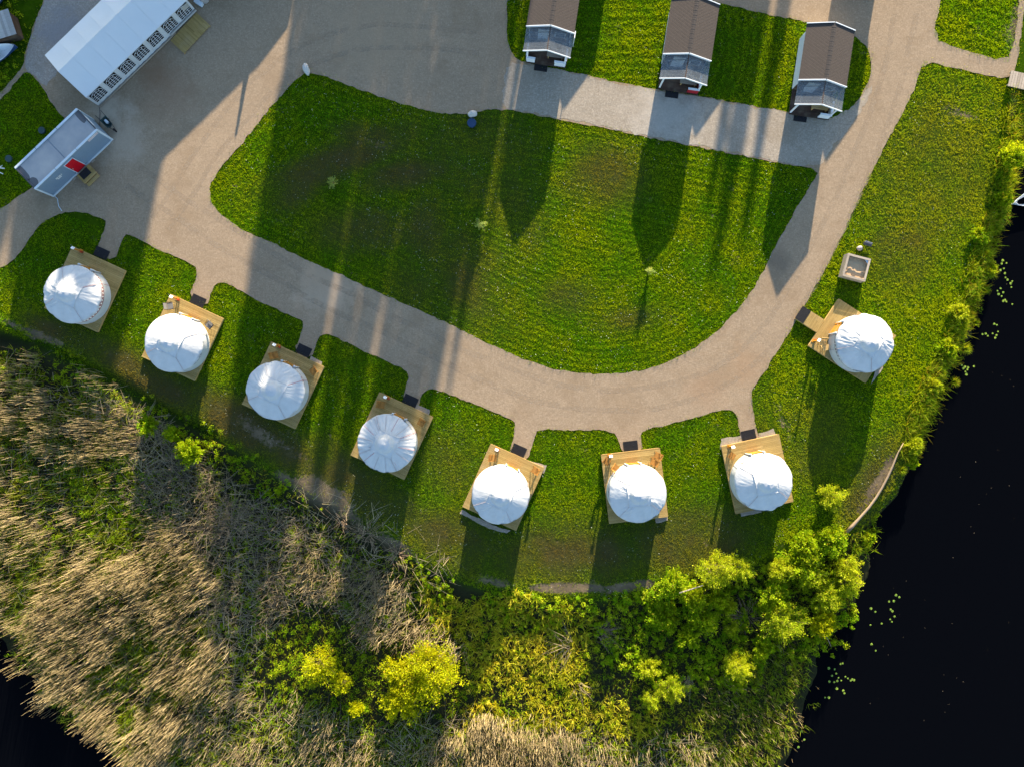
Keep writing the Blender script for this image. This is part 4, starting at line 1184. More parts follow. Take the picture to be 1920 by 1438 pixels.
for s in (-1, 1):
    MB().tube([(0.66, s * 0.06, 0.18), (0.0, s * 0.2, 0.26), (-0.95, s * 0.28, 0.58)], 0.018, 6).build('handle', M['black_metal'], wbw)
    MB().tube([(-0.3, s * 0.22, 0.3), (-0.38, s * 0.26, 0.0)], 0.016, 6).build('leg', M['black_metal'], wbw)
hs = MB().tube([G(186, 202, 0.03), G(187.5, 212, 0.03), G(187, 226, 0.03), G(187, 238, 0.03)], 0.022, 6).build('supply_hose', M['dark_metal'])
tag(hs, 'thin dark hose running from the marquee corner to the container', 'hose')

# ------------------------------------------------------------------ small things on the lawns and yard
def rock(name, px, py, sx, sy, sz, rz, lab, mat='stone', seed=0, cat='boulder', z=0.0):
    bm = bmesh.new(); bmesh.ops.create_icosphere(bm, subdivisions=3, radius=1)
    for v in bm.verts:
        k = 1 + 0.5 * (fbm(np.array([v.co.x * 1.3 + 7]), np.array([v.co.y * 1.3 + v.co.z * 1.7 + 3]), seed, 3)[0] - 0.5)
        v.co = Vector((v.co.x * sx * k, v.co.y * sy * k, max(-0.35, v.co.z) * sz * k))
    me = bpy.data.meshes.new(name); bm.to_mesh(me); bm.free(); me.materials.append(M[mat])
    o = link(bpy.data.objects.new(name, me)); p = G(px, py, sz * 0.5); o.location = (p.x, p.y, z + sz * 0.25); o.rotation_euler = (0, 0, rz)
    return tag(o, lab, cat)
rock('boulder', 574, 130, 0.24, 0.44, 0.45, R(18), 'long pale boulder at the top corner of the big lawn', seed=3)
rock('boulder', 886, 214, 0.34, 0.24, 0.42, R(10), 'round pale boulder next to the blue lid on the lawn edge', seed=5)
p = G(884.5, 231, 0.2)
o = empty('manhole', (p.x, p.y, 0)); tag(o, 'round dark blue plastic well lid on the lawn beside a boulder', 'well lid')
MB().tube([(0, 0, 0), (0, 0, 0.22)], 0.32, 24).build('ring', M['blue_plastic'], o)
MB().tube([(0, 0, 0.22), (0, 0, 0.25), (0, 0, 0.262)], [0.34, 0.34, 0.30], 24).build('lid', M['blue_plastic'], o)
for px, py, lab in ((16, 298, 'dark round well lid on the left lawn, nearest the picture edge'), (78, 245, 'mossy round well lid on the left lawn behind the container')):
    p = G(px, py, 0.15); o = empty('manhole', (p.x, p.y, 0)); tag(o, lab, 'well lid')
    MB().tube([(0, 0, 0), (0, 0, 0.14)], 0.24, 20).build('ring', M['green_metal'], o)
    MB().tube([(0, 0, 0.14), (0, 0, 0.17), (0, 0, 0.18)], [0.26, 0.26, 0.22], 20).build('lid', M['green_metal'], o)
# square raised planter
ctr, w, d, ang = quad_frame([(1590, 475.5), (1633, 486), (1622, 528), (1579, 518)], 0.85)
o = empty('planter_box', (ctr.x, ctr.y, 0), ang); tag(o, 'square grey timber planter box filled with soil on the right lawn', 'planter')
for k in range(4):
    L = w if k % 2 == 0 else d; off = (d if k % 2 == 0 else w) / 2
    for q in range(5):
        m = MB().box((0, off - 0.02, 0.10 + q * 0.158), (L - (0.0 if k % 2 == 0 else 0.088), 0.04, 0.148), tint=random.random())
        b = m.build('side_board', M['grey_wood'], o); b.rotation_euler = (0, 0, k * math.pi / 2)
    b = MB().box((0, off - 0.07, 0.865), (L + 0.0 - (0.0 if k % 2 == 0 else 0.31), 0.15, 0.04), tint=random.random()).build('cap_board', M['grey_wood'], o); b.rotation_euler = (0, 0, k * math.pi / 2)
for sx in (-1, 1):
    for sy in (-1, 1):
        MB().box((sx * (w / 2 - 0.085), sy * (d / 2 - 0.085), 0.42), (0.08, 0.08, 0.84)).build('corner_post', M['grey_wood'], o)
k = 20; u = np.linspace(-w / 2 + 0.05, w / 2 - 0.05, k); v_ = np.linspace(-d / 2 + 0.05, d / 2 - 0.05, k); U, V = np.meshgrid(u, v_)
Zs = 0.60 + 0.16 * (fbm(U * 3 + 5, V * 3 + 5, 12) - 0.5)
a0 = np.array([j * k + q for j in range(k - 1) for q in range(k - 1)])
np_mesh('soil_fill', np.stack([U, V, Zs], -1).reshape(-1, 3), np.stack([a0, a0 + 1, a0 + k + 1, a0 + k], 1), np.full(len(a0), 4), M['sand'], o, smooth=True)
MB().add([(w / 2 - 0.09, d / 2 - 0.45, 0.80), (w / 2 - 0.09, d / 2 - 0.09, 0.80), (w / 2 - 0.45, d / 2 - 0.09, 0.80), (w / 2 - 0.09, d / 2 - 0.45, 0.83), (w / 2 - 0.09, d / 2 - 0.09, 0.83), (w / 2 - 0.45, d / 2 - 0.09, 0.83)], [(2, 1, 0), (3, 4, 5), (0, 1, 4, 3), (1, 2, 5, 4), (2, 0, 3, 5)]).build('corner_plate', M['container_trim'], o)
# garden light box
p = G(1627, 458, 0.3)
o = empty('flood_light', (p.x, p.y, 0), R(-18)); tag(o, 'small dark grey flood light standing on the right lawn above the planter', 'lamp')
MB().box((0, 0, 0.30), (0.58, 0.22, 0.30), M=Matrix.Rotation(R(25), 3, 'X')).build('housing', M['dark_metal'], o, bevel=0.02)
MB().box((0, 0.075, 0.43), (0.54, 0.16, 0.03), M=Matrix.Rotation(R(25), 3, 'X')).build('cover', M['tarp'], o)
for s in (-1, 1): MB().bar((s * 0.2, 0, 0), (s * 0.2, 0, 0.25), 0.03).build('leg', M['black_metal'], o)
rock('stone', 1612, 466, 0.22, 0.18, 0.2, 0.4, 'small dark stone beside the flood light', 'tarp', 21, 'stone')

# wooden footbridge and boat tip at the right edge
ctr, w, d, ang = quad_frame([(1897, 131), (1952, 147), (1946, 178), (1890, 158)], 0.35)
o = empty('footbridge', (ctr.x, ctr.y, 0), ang); tag(o, 'bleached plank footbridge at the right edge of the picture', 'bridge')
n = 12
for q in range(n):
    b = MB().box((-w / 2 + (q + 0.5) * w / n, 0, 0.34), (w / n - 0.02, d, 0.045), tint=random.random()).build('plank', M['grey_wood'], o)
for s in (-1, 1): MB().box((0, s * (d / 2 - 0.12), 0.22), (w, 0.09, 0.18)).build('beam', M['grey_wood'], o)
def boat(px, py, rz, L, W_, lab, hullm, z):
    p = G(px, py, z + 0.3)
    o = empty('rowing_boat', (p.x, p.y, z), rz); tag(o, lab, 'boat')
    ns = 14; vs = []; 
    prof = [(0.0, -0.02), (0.45, 0.0), (0.82, 0.2), (1.0, 0.5), (0.94, 0.5), (0.78, 0.24), (0.42, 0.06), (0.0, 0.05)]
    for k in range(ns):
        t_ = k / (ns - 1); x = (t_ - 0.5) * L
        wv = W_ / 2 * (1 - max(0, (t_ - 0.45) / 0.55) ** 2.2) * (0.86 + 0.14 * min(1, t_ / 0.3)) + 0.015
        sh = 0.14 * max(0, (t_ - 0.5) / 0.5) ** 2
        row = [(x, -a * wv, b + sh) for a, b in prof[1:]][::1]
        ring = [(x, a * wv, b + sh) for a, b in prof[:4]] + [(x, -a * wv, b + sh) for a, b in prof[3:0:-1]]
        inn = [(x, a * wv, b + sh) for a, b in prof[4:]] + [(x, -a * wv, b + sh) for a, b in prof[6:3:-1]]
        vs.append((ring, inn))
    m1 = MB(); m2 = MB()
    for k in range(ns - 1):
        r0, r1 = vs[k][0], vs[k + 1][0]
        for i in list(range(3)) + list(range(4, 6)):
            m1.add([r0[i], r1[i], r1[i + 1], r0[i + 1]], [(0, 1, 2, 3)])
        m1.add([r0[6], r1[6], r1[0], r0[0]], [(0, 1, 2, 3)])
        i0, i1 = vs[k][1], vs[k + 1][1]
        for i in range(6): m2.add([i0[i], i0[i + 1], i1[i + 1], i1[i]], [(0, 1, 2, 3)])
        for s in (0, 1):
            a, b = (r0[3], r1[3]) if s == 0 else (r0[4], r1[4])
            c, e = (i0[0], i1[0]) if s == 0 else (i0[6], i1[6])
            m2.add([a, b, e, c], [(0, 1, 2, 3)])
    m1.add(vs[0][0], [(0, 1, 2, 3, 4, 5, 6)]); 
    m1.build('hull', hullm, o); m2.build('inner_shell', M['white_paint'], o)
    for t_ in (0.25, 0.55): MB().box(((t_ - 0.5) * L, 0, 0.34), (0.24, W_ * 0.82, 0.03)).build('thwart', M['grey_wood'], o)
    return o
boat(-14, 106, R(22), 3.9, 1.35, 'white rowing boat with blue hull below the board shed at the left edge', M['blue_hull'], 0.05)
boat(-22, 8, R(35), 3.6, 1.3, 'white boat in the weeds at the top left corner', M['blue_hull'], 0.05)
boat(1938, 372, R(195), 3.4, 1.25, 'pale boat bow reaching in at the right edge above the dark water', M['container_trim'], ZW - 0.12)
# board shed at the left edge: mono pitch roof of boards
ctr, w, d, ang = quad_frame([(-56, 32), (17, 25), (32, 70), (-44, 78)], 1.3)
o = empty('board_shed', (ctr.x, ctr.y, 0), ang); tag(o, 'low shed with weathered grey board roof at the left edge', 'shed')
for q in range(14):
    MB().box((-w / 2 + (q + 0.5) * w / 14, 0, 1.30 + 0.006 * (q % 2)), (w / 14 - 0.008, d, 0.03), M=Matrix.Rotation(R(6), 3, 'X'), tint=random.random()).build('roof_board', M['shed_board'], o)
for sx in (-1, 1): MB().box((sx * (w / 2 - 0.12), 0, 0.60), (0.06, d - 0.24, 1.2)).build('wall', M['dark_wood'], o)
for sy in (-1, 1): MB().box((0, sy * (d / 2 - 0.14), 0.58 + 0.05 * sy), (w - 0.3, 0.06, 1.2)).build('wall', M['dark_wood'], o)
o = MB().tube([(0, 0, 0), (0.4, 0.1, 0.35), (0.9, 0.15, 0.4)], 0.035, 6).tube([(0.3, 0.05, 0.3), (0.5, 0.35, 0.1)], 0.03, 6).tube([(0.1, -0.1, 0.02), (0.7, -0.25, 0.12)], 0.03, 6).build('white_rack', M['white_paint'])
p = G(-8, 318, 0); o.location = (p.x, p.y, 0.02); o.rotation_euler = (0, 0, R(-12)); tag(o, 'white metal rack end on the left lawn at the picture edge', 'rack')
# bank log
lp = [(1586, 997), (1597, 985), (1612, 968), (1628, 950), (1641, 932), (1652, 914), (1663, 893), (1672, 873), (1682, 848), (1692, 830)]
pts = []
for x, y in lp:
    g = G(x, y); pts.append((g.x, g.y, max(tz(g.x, g.y), -0.35) + 0.16))
o = MB().tube(pts, [0.13, 0.14, 0.095, 0.10, 0.09, 0.085, 0.08, 0.07, 0.05, 0.035], 10).build('bank_log', M['log_wood'], None, True)
tag(o, 'long peeled log lying along the right water edge', 'log')

# ------------------------------------------------------------------ vegetation helpers
def scatter(poly, density, seed=0, fray=0.0, low=0.0):
    """random points in a px polygon at density per square metre"""
    P = GP(poly) * (1.0 + low / H); r = np.random.default_rng(seed)
    lo = P.min(0); hi = P.max(0)
    lo = np.maximum(lo, [-42, -34]); hi = np.minimum(hi, [42, 33])
    n = int((hi - lo).prod() * density)
    x = r.uniform(lo[0], hi[0], n); y = r.uniform(lo[1], hi[1], n)
    if fray:
        k = inside(P, x + (fbm(x * 0.5, y * 0.5, 311, 4) - 0.5) * 2 * fray + r.normal(0, fray * 0.18, n), y + (fbm(x * 0.5 + 50, y * 0.5, 312, 4) - 0.5) * 2 * fray + r.normal(0, fray * 0.18, n))
    else:
        k = inside(P, x, y)
    return x[k], y[k]

def blades(x, y, z, h, w, lean, rs, az=None):
    """one narrow triangle per point; returns verts, loops, counts"""
    n = len(x)
    a = rs.uniform(0, 2 * np.pi, n) if az is None else az
    f = rs.uniform(0, 2 * np.pi, n)
    bx, by = np.cos(f) * w / 2, np.sin(f) * w / 2
    v = np.empty((n, 3, 3), np.float32)
    v[:, 0] = np.stack([x - bx, y - by, z - 0.02], 1)
    v[:, 1] = np.stack([x + bx, y + by, z - 0.02], 1)
    v[:, 2] = np.stack([x + np.cos(a) * lean * h, y + np.sin(a) * lean * h, z + h], 1)
    return v.reshape(-1, 3), np.arange(n * 3), np.full(n, 3)

def leaf_quads(p, d, s, L, W_):
    """diamond leaves at points p, along unit d, side unit s"""
    n = len(p)
    L = np.broadcast_to(np.asarray(L, float), (n,))[:, None]; W_ = np.broadcast_to(np.asarray(W_, float), (n,))[:, None]
    v = np.empty((n, 4, 3), np.float32)
    v[:, 0] = p; v[:, 1] = p + d * L * 0.45 + s * W_ * 0.5; v[:, 2] = p + d * L; v[:, 3] = p + d * L * 0.45 - s * W_ * 0.5
    return v.reshape(-1, 3), np.arange(n * 4), np.full(n, 4)

def unit(v):
    return v / np.maximum(np.linalg.norm(v, axis=1, keepdims=True), 1e-6)

def stems(x, y, z, h, lx, ly, r, rs, tips=1.0):
    """thin three sided stalks leaning by (lx, ly)"""
    n = len(x); v = np.empty((n, 6, 3), np.float32)
    ph = rs.uniform(0, 2 * np.pi, n)
    for k in range(3):
        a = ph + k * 2.094
        v[:, k] = np.stack([x + np.cos(a) * r, y + np.sin(a) * r, z], 1)
        v[:, 3 + k] = np.stack([x + lx + np.cos(a) * r * tips, y + ly + np.sin(a) * r * tips, z + h], 1)
    b = np.arange(n)[:, None, None] * 6
    q = np.array([[0, 1, 4, 3], [1, 2, 5, 4], [2, 0, 3, 5]])[None]
    return v.reshape(-1, 3), (b + q).reshape(-1), np.full(n * 3, 4)

# ------------------------------------------------------------------ lawn grass
YL = GRAVEL_OUT[18:-1]
DECK_P = [GP(d) for d in DECKS]
def keep_off_things(x, y):
    k = np.ones(len(x), bool)
    for P in DECK_P: k &= ~inside(P, x, y)
    k &= ~inside(GP([(1505.4, 574.8), (1545.6, 599), (1531.4, 623.9), (1491.2, 597.9)]), x, y)
    return k
GO = GP(GRAVEL_OUT)
def grass_field(name, poly, dens, hmin, hmax, seed, label, mow, mat='lawn_blade', onshore=False, width=0.026, yel=0.0):
    rs = np.random.default_rng(seed)
    x, y = scatter(poly, dens / 4, seed)
    if onshore:
        x0, y0 = x, y
        k = ~inside(GO, x, y)
        x, y = x[k], y[k]
    k = keep_off_things(x, y); x, y = x[k], y[k]
    b, d, m = masks(x, y)
    du = sdist(UP, x, y)
    nz = fbm(x * 0.9, y * 0.9, seed + 1); n2 = fbm(x * 4.0, y * 4.0, seed + 5, 3)
    dens_k = (0.4 + 1.1 * nz) * (1 - 0.42 * np.clip(d, 0, 1)) * (1 - 0.93 * sstep(0.35, 0.75, b + (nz - .5) * 1.2)) * sstep(-1.6, -0.5, du)
    k = rs.uniform(0, 1, len(x)) < dens_k * 1.35
    x, y, d, nz, n2, du = x[k], y[k], d[k], nz[k], n2[k], du[k]
    st = mow(x, y)
    hh = (hmin + (hmax - hmin) * np.clip(n2 * 1.6 - 0.3, 0, 1) ** 1.3) * (0.45 + 1.0 * st) * (1 - 0.45 * d)
    hh = hh * (1 + 0.9 * sstep(1.6, 0.2, du)) if onshore else hh
    # four blades to a tuft
    r4 = 4
    X = np.repeat(x, r4) + rs.normal(0, 0.035, len(x) * r4); Y = np.repeat(y, r4) + rs.normal(0, 0.035, len(x) * r4)
    Hh = np.repeat(hh, r4) * rs.uniform(0.6, 1.25, len(X))
    Z = np.repeat(terrain(x, y), r4)
    v, l, c = blades(X, Y, Z, Hh, width * rs.uniform(0.7, 1.4, len(X)), rs.uniform(0.5, 1.9, len(X)), rs)
    tint = np.repeat(np.clip(rs.beta(1.6, 3.2, len(X)) + (np.repeat(st, r4) - 0.5) * 0.42 + yel, 0, 1), 3)
    dr = np.repeat(np.clip(np.repeat(d, r4) * 1.0 + (rs.uniform(0, 1, len(X)) < 0.04) * 0.6, 0, 1), 3)
    o = np_mesh(name, v, l, c, M[mat], attrs={'tint': tint, 'dry': dr})
    tag(o, label, 'grass', kind='stuff')
    return x, y
def mow_rings(poly, wl, seed, ph=0.0):
    P = GP(poly)
    def f(x, y):
        d = pdist(P, x, y)
        return 0.5 + 0.5 * np.sin(2 * np.pi * (d / wl + 0.5 * fbm(x * 0.6, y * 0.6, seed)) + ph) * (0.45 + 0.55 * fbm(x * 0.3, y * 0.3, seed + 3))
    return f
def mow_lines(ang, wl, seed):
    c, s = math.cos(ang), math.sin(ang)
    def f(x, y):
        return 0.5 + 0.5 * np.sin(2 * np.pi * ((x * c + y * s) / wl + 0.6 * 1.8 * fbm(x * 0.5, y * 0.5, seed))) * (0.15 + 0.55 * fbm(x * 0.3, y * 0.3, seed + 3))
    return f
grass_field('lawn_grass', LAWN_MID, 660, 0.018, 0.048, 21, 'mown green grass of the big central lawn', mow_rings(LAWN_MID, 0.50, 3))
grass_field('lawn_grass', LAWN_CAB, 620, 0.020, 0.060, 22, 'mown green grass around the three cabins', mow_rings([(1060, 100), (1240, 100), (1242, 60), (1058, 62)], 0.62, 5))
grass_field('lawn_grass', LAWN_LEFT, 520, 0.02, 0.07, 23, 'shaded green grass behind the grey container', mow_lines(0.8, 0.6, 4))
grass_field('lawn_grass', LAWN_NE, 520, 0.025, 0.085, 24, 'sunlit grass at the top right corner', mow_lines(1.2, 0.6, 4))
WESTL = [(-60, 480), (60, 380), (1150, 780), (1440, 660), (1470, 1010), (1430, 1060), (1330, 1075), (1230, 1106), (1160, 1126), (1060, 1130), (960, 1122), (880, 1098), (800, 1068), (730, 1020), (650, 972), (560, 925), (520, 895), (450, 850), (400, 818), (330, 787), (260, 750), (180, 708), (110, 670), (60, 645), (0, 622), (-60, 600)]
grass_field('lawn_grass', WESTL, 620, 0.018, 0.048, 25, 'mown grass between the yurts of the curved row', mow_lines(-0.45 + 0.5, 0.58, 8), onshore=True)
EASTL = [(1440, 660), (1500, 560), (1560, 460), (1600, 380), (1640, 300), (1690, 200), (1725, 112), (1900, 150), (1915, 190), (1912, 330), (1890, 420), (1860, 520), (1830, 600), (1800, 690), (1765, 770), (1725, 850), (1690, 930), (1610, 1005), (1470, 1020)]
grass_field('lawn_grass', EASTL, 600, 0.020, 0.070, 26, 'sunlit grass of the right lawn along the dark water', lambda x, y: np.clip(0.2 + 0.6 * fbm(x * 1.1, y * 1.1, 9), 0, 1), onshore=True, yel=0.28)
# a tall fringe where the lawns meet the gravel
rs = np.random.default_rng(5)
fx, fy = [], []
for P in [GR_OUT[60:]] + LAWN_P:
    for i in range(len(P)):
        a, b = P[i], P[(i + 1) % len(P)]
        L = np.hypot(*(b - a))
        if L > 3: continue
        n = rs.poisson(L * 26)
        t_ = rs.uniform(0, 1, n)
        fx.append(a[0] + (b[0] - a[0]) * t_); fy.append(a[1] + (b[1] - a[1]) * t_)
fx = np.concatenate(fx); fy = np.concatenate(fy)
fx += rs.normal(0, 0.13, len(fx)); fy += rs.normal(0, 0.13, len(fx))
kk = keep_off_things(fx, fy) & (np.abs(fx) < 42) & (np.abs(fy) < 33) & (rs.uniform(0, 1, len(fx)) < fbm(fx * 0.8, fy * 0.8, 8) * 1.6); fx, fy = fx[kk], fy[kk]
v, l, c = blades(fx, fy, np.zeros(len(fx)), rs.uniform(0.05, 0.17, len(fx)), rs.uniform(0.02, 0.045, len(fx)), rs.uniform(0.1, 0.9, len(fx)), rs)
o = np_mesh('grass_fringe', v, l, c, M['weed_blade'], attrs={'tint': np.repeat(rs.beta(1.5, 3, len(fx)), 3), 'dry': np.repeat((rs.uniform(0, 1, len(fx)) < 0.2) * 0.7, 3)})
tag(o, 'uneven fringe of longer grass along the gravel edges', 'grass', kind='stuff')
# clover and daisies
x, y = [], []
for P, dn, sd in ((LAWN_MID, 2.6, 1), (WESTL, 1.6, 2), (EASTL, 1.0, 3), (LAWN_CAB, 1.2, 4)):
    a, b = scatter(P, dn, sd + 70)
    k = ~inside(GO, a, b) if P in (WESTL, EASTL) else np.ones(len(a), bool)
    k &= keep_off_things(a, b) & (fbm(a * 0.35, b * 0.35, 90) > 0.45); x.append(a[k]); y.append(b[k])
x = np.concatenate(x); y = np.concatenate(y); n = len(x)
p = np.stack([x, y, terrain(x, y) + rs.uniform(0.05, 0.11, n)], 1)
az = rs.uniform(0, 6.28, n)
v, l, c = leaf_quads(p, np.stack([np.cos(az), np.sin(az), np.full(n, 0.2)], 1), np.stack([-np.sin(az), np.cos(az), np.zeros(n)], 1), rs.uniform(0.025, 0.06, n), rs.uniform(0.02, 0.05, n))
o = np_mesh('clover_flowers', v, l, c, M['flower'], attrs={'tint': np.repeat(rs.uniform(0, 1, n), 4), 'dry': np.zeros(n * 4)})
tag(o, 'tiny white clover flowers sprinkled over the lawns', 'flowers', kind='stuff')

# ------------------------------------------------------------------ reeds
def reed_field(name, poly, dens, h0, h1, seed, label, mat='reed_straw', lean=0.10, bias=(0, 0), rad=0.012, grey=0.0, patchy=0.35, holes=()):
    rs = np.random.default_rng(seed)
    x, y = scatter(poly, dens, seed, 2.2, 0.8)
    nz = fbm(x * 0.35, y * 0.35, seed + 2); n3 = fbm(x * 1.4, y * 1.4, seed + 3, 3)
    k = rs.uniform(0, 1, len(x)) < np.clip((0.6 * nz + 0.4 * n3 - patchy) * 4.0, 0.03, 1)
    for hp in holes: k &= ~(inside(GP(hp), x, y) & (rs.uniform(0, 1, len(x)) < 0.88))
    x, y, nz = x[k], y[k], nz[k]; n = len(x)
    z = np.maximum(terrain(x, y), ZW - 0.05)
    h = rs.uniform(h0, h1, n) * (0.75 + 0.5 * nz)
    ln = np.stack([rs.normal(bias[0], lean, n), rs.normal(bias[1], lean, n)], 1) + (np.stack([fbm(x * .3, y * .3, seed + 8), fbm(x * .3 + 40, y * .3, seed + 9)], 1) - 0.5) * lean * 1.8
    v, l, c = stems(x, y, z, h, ln[:, 0] * h, ln[:, 1] * h, rad * rs.uniform(0.6, 1.5, n), rs, 0.5)
    o = np_mesh(name, v, l, c, M[mat], attrs={'tint': np.repeat(rs.beta(2, 2.5, n), 6), 'dry': np.repeat(np.clip(grey + rs.normal(0, 0.2, n), 0, 1), 6)})
    tag(o, label, 'reeds', kind='stuff')
    return n
Z_A = [(-70, 640), (60, 695), (230, 745), (315, 800), (250, 850), (240, 950), (330, 1000), (400, 1070), (430, 1200), (400, 1300), (330, 1400), (300, 1470), (240, 1432), (170, 1375), (108, 1325), (45, 1240), (0, 1200), (-70, 1150)]
HOLE1 = [(120, 880), (240, 850), (300, 900), (275, 1000), (200, 1040), (140, 980)]
HOLE2 = [(70, 660), (230, 740), (200, 800), (90, 760)]
reed_field('reed_bed', Z_A, 74, 1.0, 2.2, 201, 'tall dry straw coloured reed bed at the left', lean=0.07, bias=(0.0, 0.02), patchy=0.40, holes=(HOLE1, HOLE2))
Z_B = [(240, 900), (380, 845), (470, 930), (560, 960), (620, 1010), (720, 1085), (780, 1170), (700, 1215), (560, 1120), (480, 1230), (430, 1330), (380, 1200), (340, 1050), (270, 980)]
reed_field('reed_bed', Z_B, 46, 0.6, 1.5, 202, 'greyish dead reeds leaning over behind the bank', lean=0.32, bias=(-0.1, 0.15), grey=0.75, patchy=0.43)
Z_C = [(380, 1290), (560, 1335), (700, 1365), (860, 1345), (1000, 1365), (1180, 1395), (1300, 1390), (1350, 1400), (1360, 1470), (250, 1470), (330, 1400)]
reed_field('reed_bed', Z_C, 60, 0.5, 1.5, 203, 'straw reeds along the bottom edge of the picture', lean=0.14, bias=(-0.05, 0.0), grey=0.25, patchy=0.42)
Z_C2 = [(560, 1030), (700, 1080), (800, 1160), (880, 1200), (850, 1250), (740, 1220), (640, 1150), (560, 1110)]
reed_field('reed_bed', Z_C2, 60, 0.8, 1.4, 204, 'pale reeds leaning across the middle of the marsh', lean=0.28, bias=(-0.15, -0.05), grey=0.25, patchy=0.30)
Z_C3 = [(860, 1335), (1010, 1350), (1050, 1440), (1000, 1475), (850, 1475)]
reed_field('reed_bed', Z_C3, 60, 1.0, 1.7, 208, 'bright straw reed clump at the bottom centre', lean=0.08, patchy=0.22)
# broken stalks lying about
rs = np.random.default_rng(205)
x, y = scatter(Z_B + [], 13, 205, 1.5, 0.8); xb, yb = scatter(Z_A, 4, 206, 1.5, 0.8); xc, yc = scatter([(150, 720), (300, 790), (330, 860), (260, 900), (170, 830)], 30, 207); xd, yd = scatter(Z_C, 9, 209)
xe, ye = scatter([(540, 900), (700, 960), (860, 1050), (840, 1110), (700, 1060), (560, 980)], 5, 210, 1.5)
x = np.concatenate([x, xb, xc, xd, xe]); y = np.concatenate([y, yb, yc, yd, ye]); n = len(x)
z = np.maximum(terrain(x, y), ZW) + rs.uniform(0.05, 0.45, n)
az = rs.normal(0.5, 1.1, n); L = rs.uniform(0.5, 1.7, n)
v, l, c = stems(x, y, z, rs.normal(0, 0.22, n), np.cos(az) * L, np.sin(az) * L, 0.014 * rs.uniform(0.6, 1.6, n), rs, 0.6)
o = np_mesh('fallen_reeds', v, l, c, M['reed_straw'], attrs={'tint': np.repeat(rs.beta(2, 2, n), 6), 'dry': np.repeat(np.clip(rs.normal(0.45, 0.3, n), 0, 1), 6)})
tag(o, 'tangle of fallen dead reed stalks in the marsh', 'reeds', kind='stuff')
# green shoots between the reeds
def shoots(name, poly, dens, h0, h1, w, seed, label, mat='reed_shoot', lean=0.5, k6=5, patchy=0.42, dry=0.05, on=None):
    rs = np.random.default_rng(seed)
    x, y = scatter(poly, dens, seed, 0.0 if on is not None else 1.5, 0.5)
    k = fbm(x * 0.6, y * 0.6, seed + 2) > patchy
    k &= rs.uniform(0, 1, len(x)) < 0.9
    if on is not None: k &= on(x, y)
    x, y = x[k], y[k]; n = len(x)
    z = np.maximum(terrain(x, y), ZW)
    X = np.repeat(x, k6); Y = np.repeat(y, k6); Z = np.repeat(z, k6)
    a = rs.uniform(0, 6.28, len(X))
    hc = np.repeat(rs.uniform(h0, h1, n), k6) * rs.uniform(0.6, 1.15, len(X))
    v, l, c = blades(X + np.cos(a) * 0.02, Y + np.sin(a) * 0.02, Z, hc, w * rs.uniform(0.6, 1.4, len(X)), rs.uniform(0.15, 1.0, len(X)) * lean * 2, rs, a)
    tn = np.repeat(np.clip(np.repeat(rs.beta(2, 2.5, n), k6) + rs.normal(0, 0.12, len(X)), 0, 1), 3)
    o = np_mesh(name, v, l, c, M[mat], attrs={'tint': tn, 'dry': np.repeat((rs.uniform(0, 1, len(X)) < dry) * 0.8, 3)})
    tag(o, label, 'plants', kind='stuff')
shoots('reed_shoots', Z_A, 20, 0.4, 1.0, 0.05, 301, 'fresh green shoots between the dry reeds at the left', k6=4, patchy=0.46)
shoots('reed_shoots', Z_C, 14, 0.3, 0.8, 0.05, 302, 'fresh green shoots among the reeds at the bottom', k6=4, patchy=0.42)
WATER_SE = [(1380, 1200), (1530, 1180), (1540, 1260), (1530, 1330), (1500, 1400), (1470, 1470), (1300, 1470), (1300, 1300)]
shoots('sedge', WATER_SE, 24, 0.4, 0.9, 0.04, 303, 'sparse dark sedge standing in the shallow water at the lower right', k6=3, patchy=0.40, lean=0.35)
reed_field('reed_bed', WATER_SE, 11, 0.5, 1.0, 304, 'thin pale reeds in the shallow water at the lower right', lean=0.16, bias=(0.05, 0), patchy=0.40)
Z_E = [(780, 1060), (850, 1112), (960, 1115), (1100, 1150), (1110, 1320), (1250, 1330), (1240, 1385), (1100, 1375), (880, 1365), (865, 1200), (760, 1130)]
shoots('rosette_plants', Z_E, 12, 0.28, 0.5, 0.075, 305, 'yellowish leaf rosettes covering the marsh below the fifth yurt', 'rosette_leaf', lean=0.75, k6=9, patchy=0.30, dry=0.12)

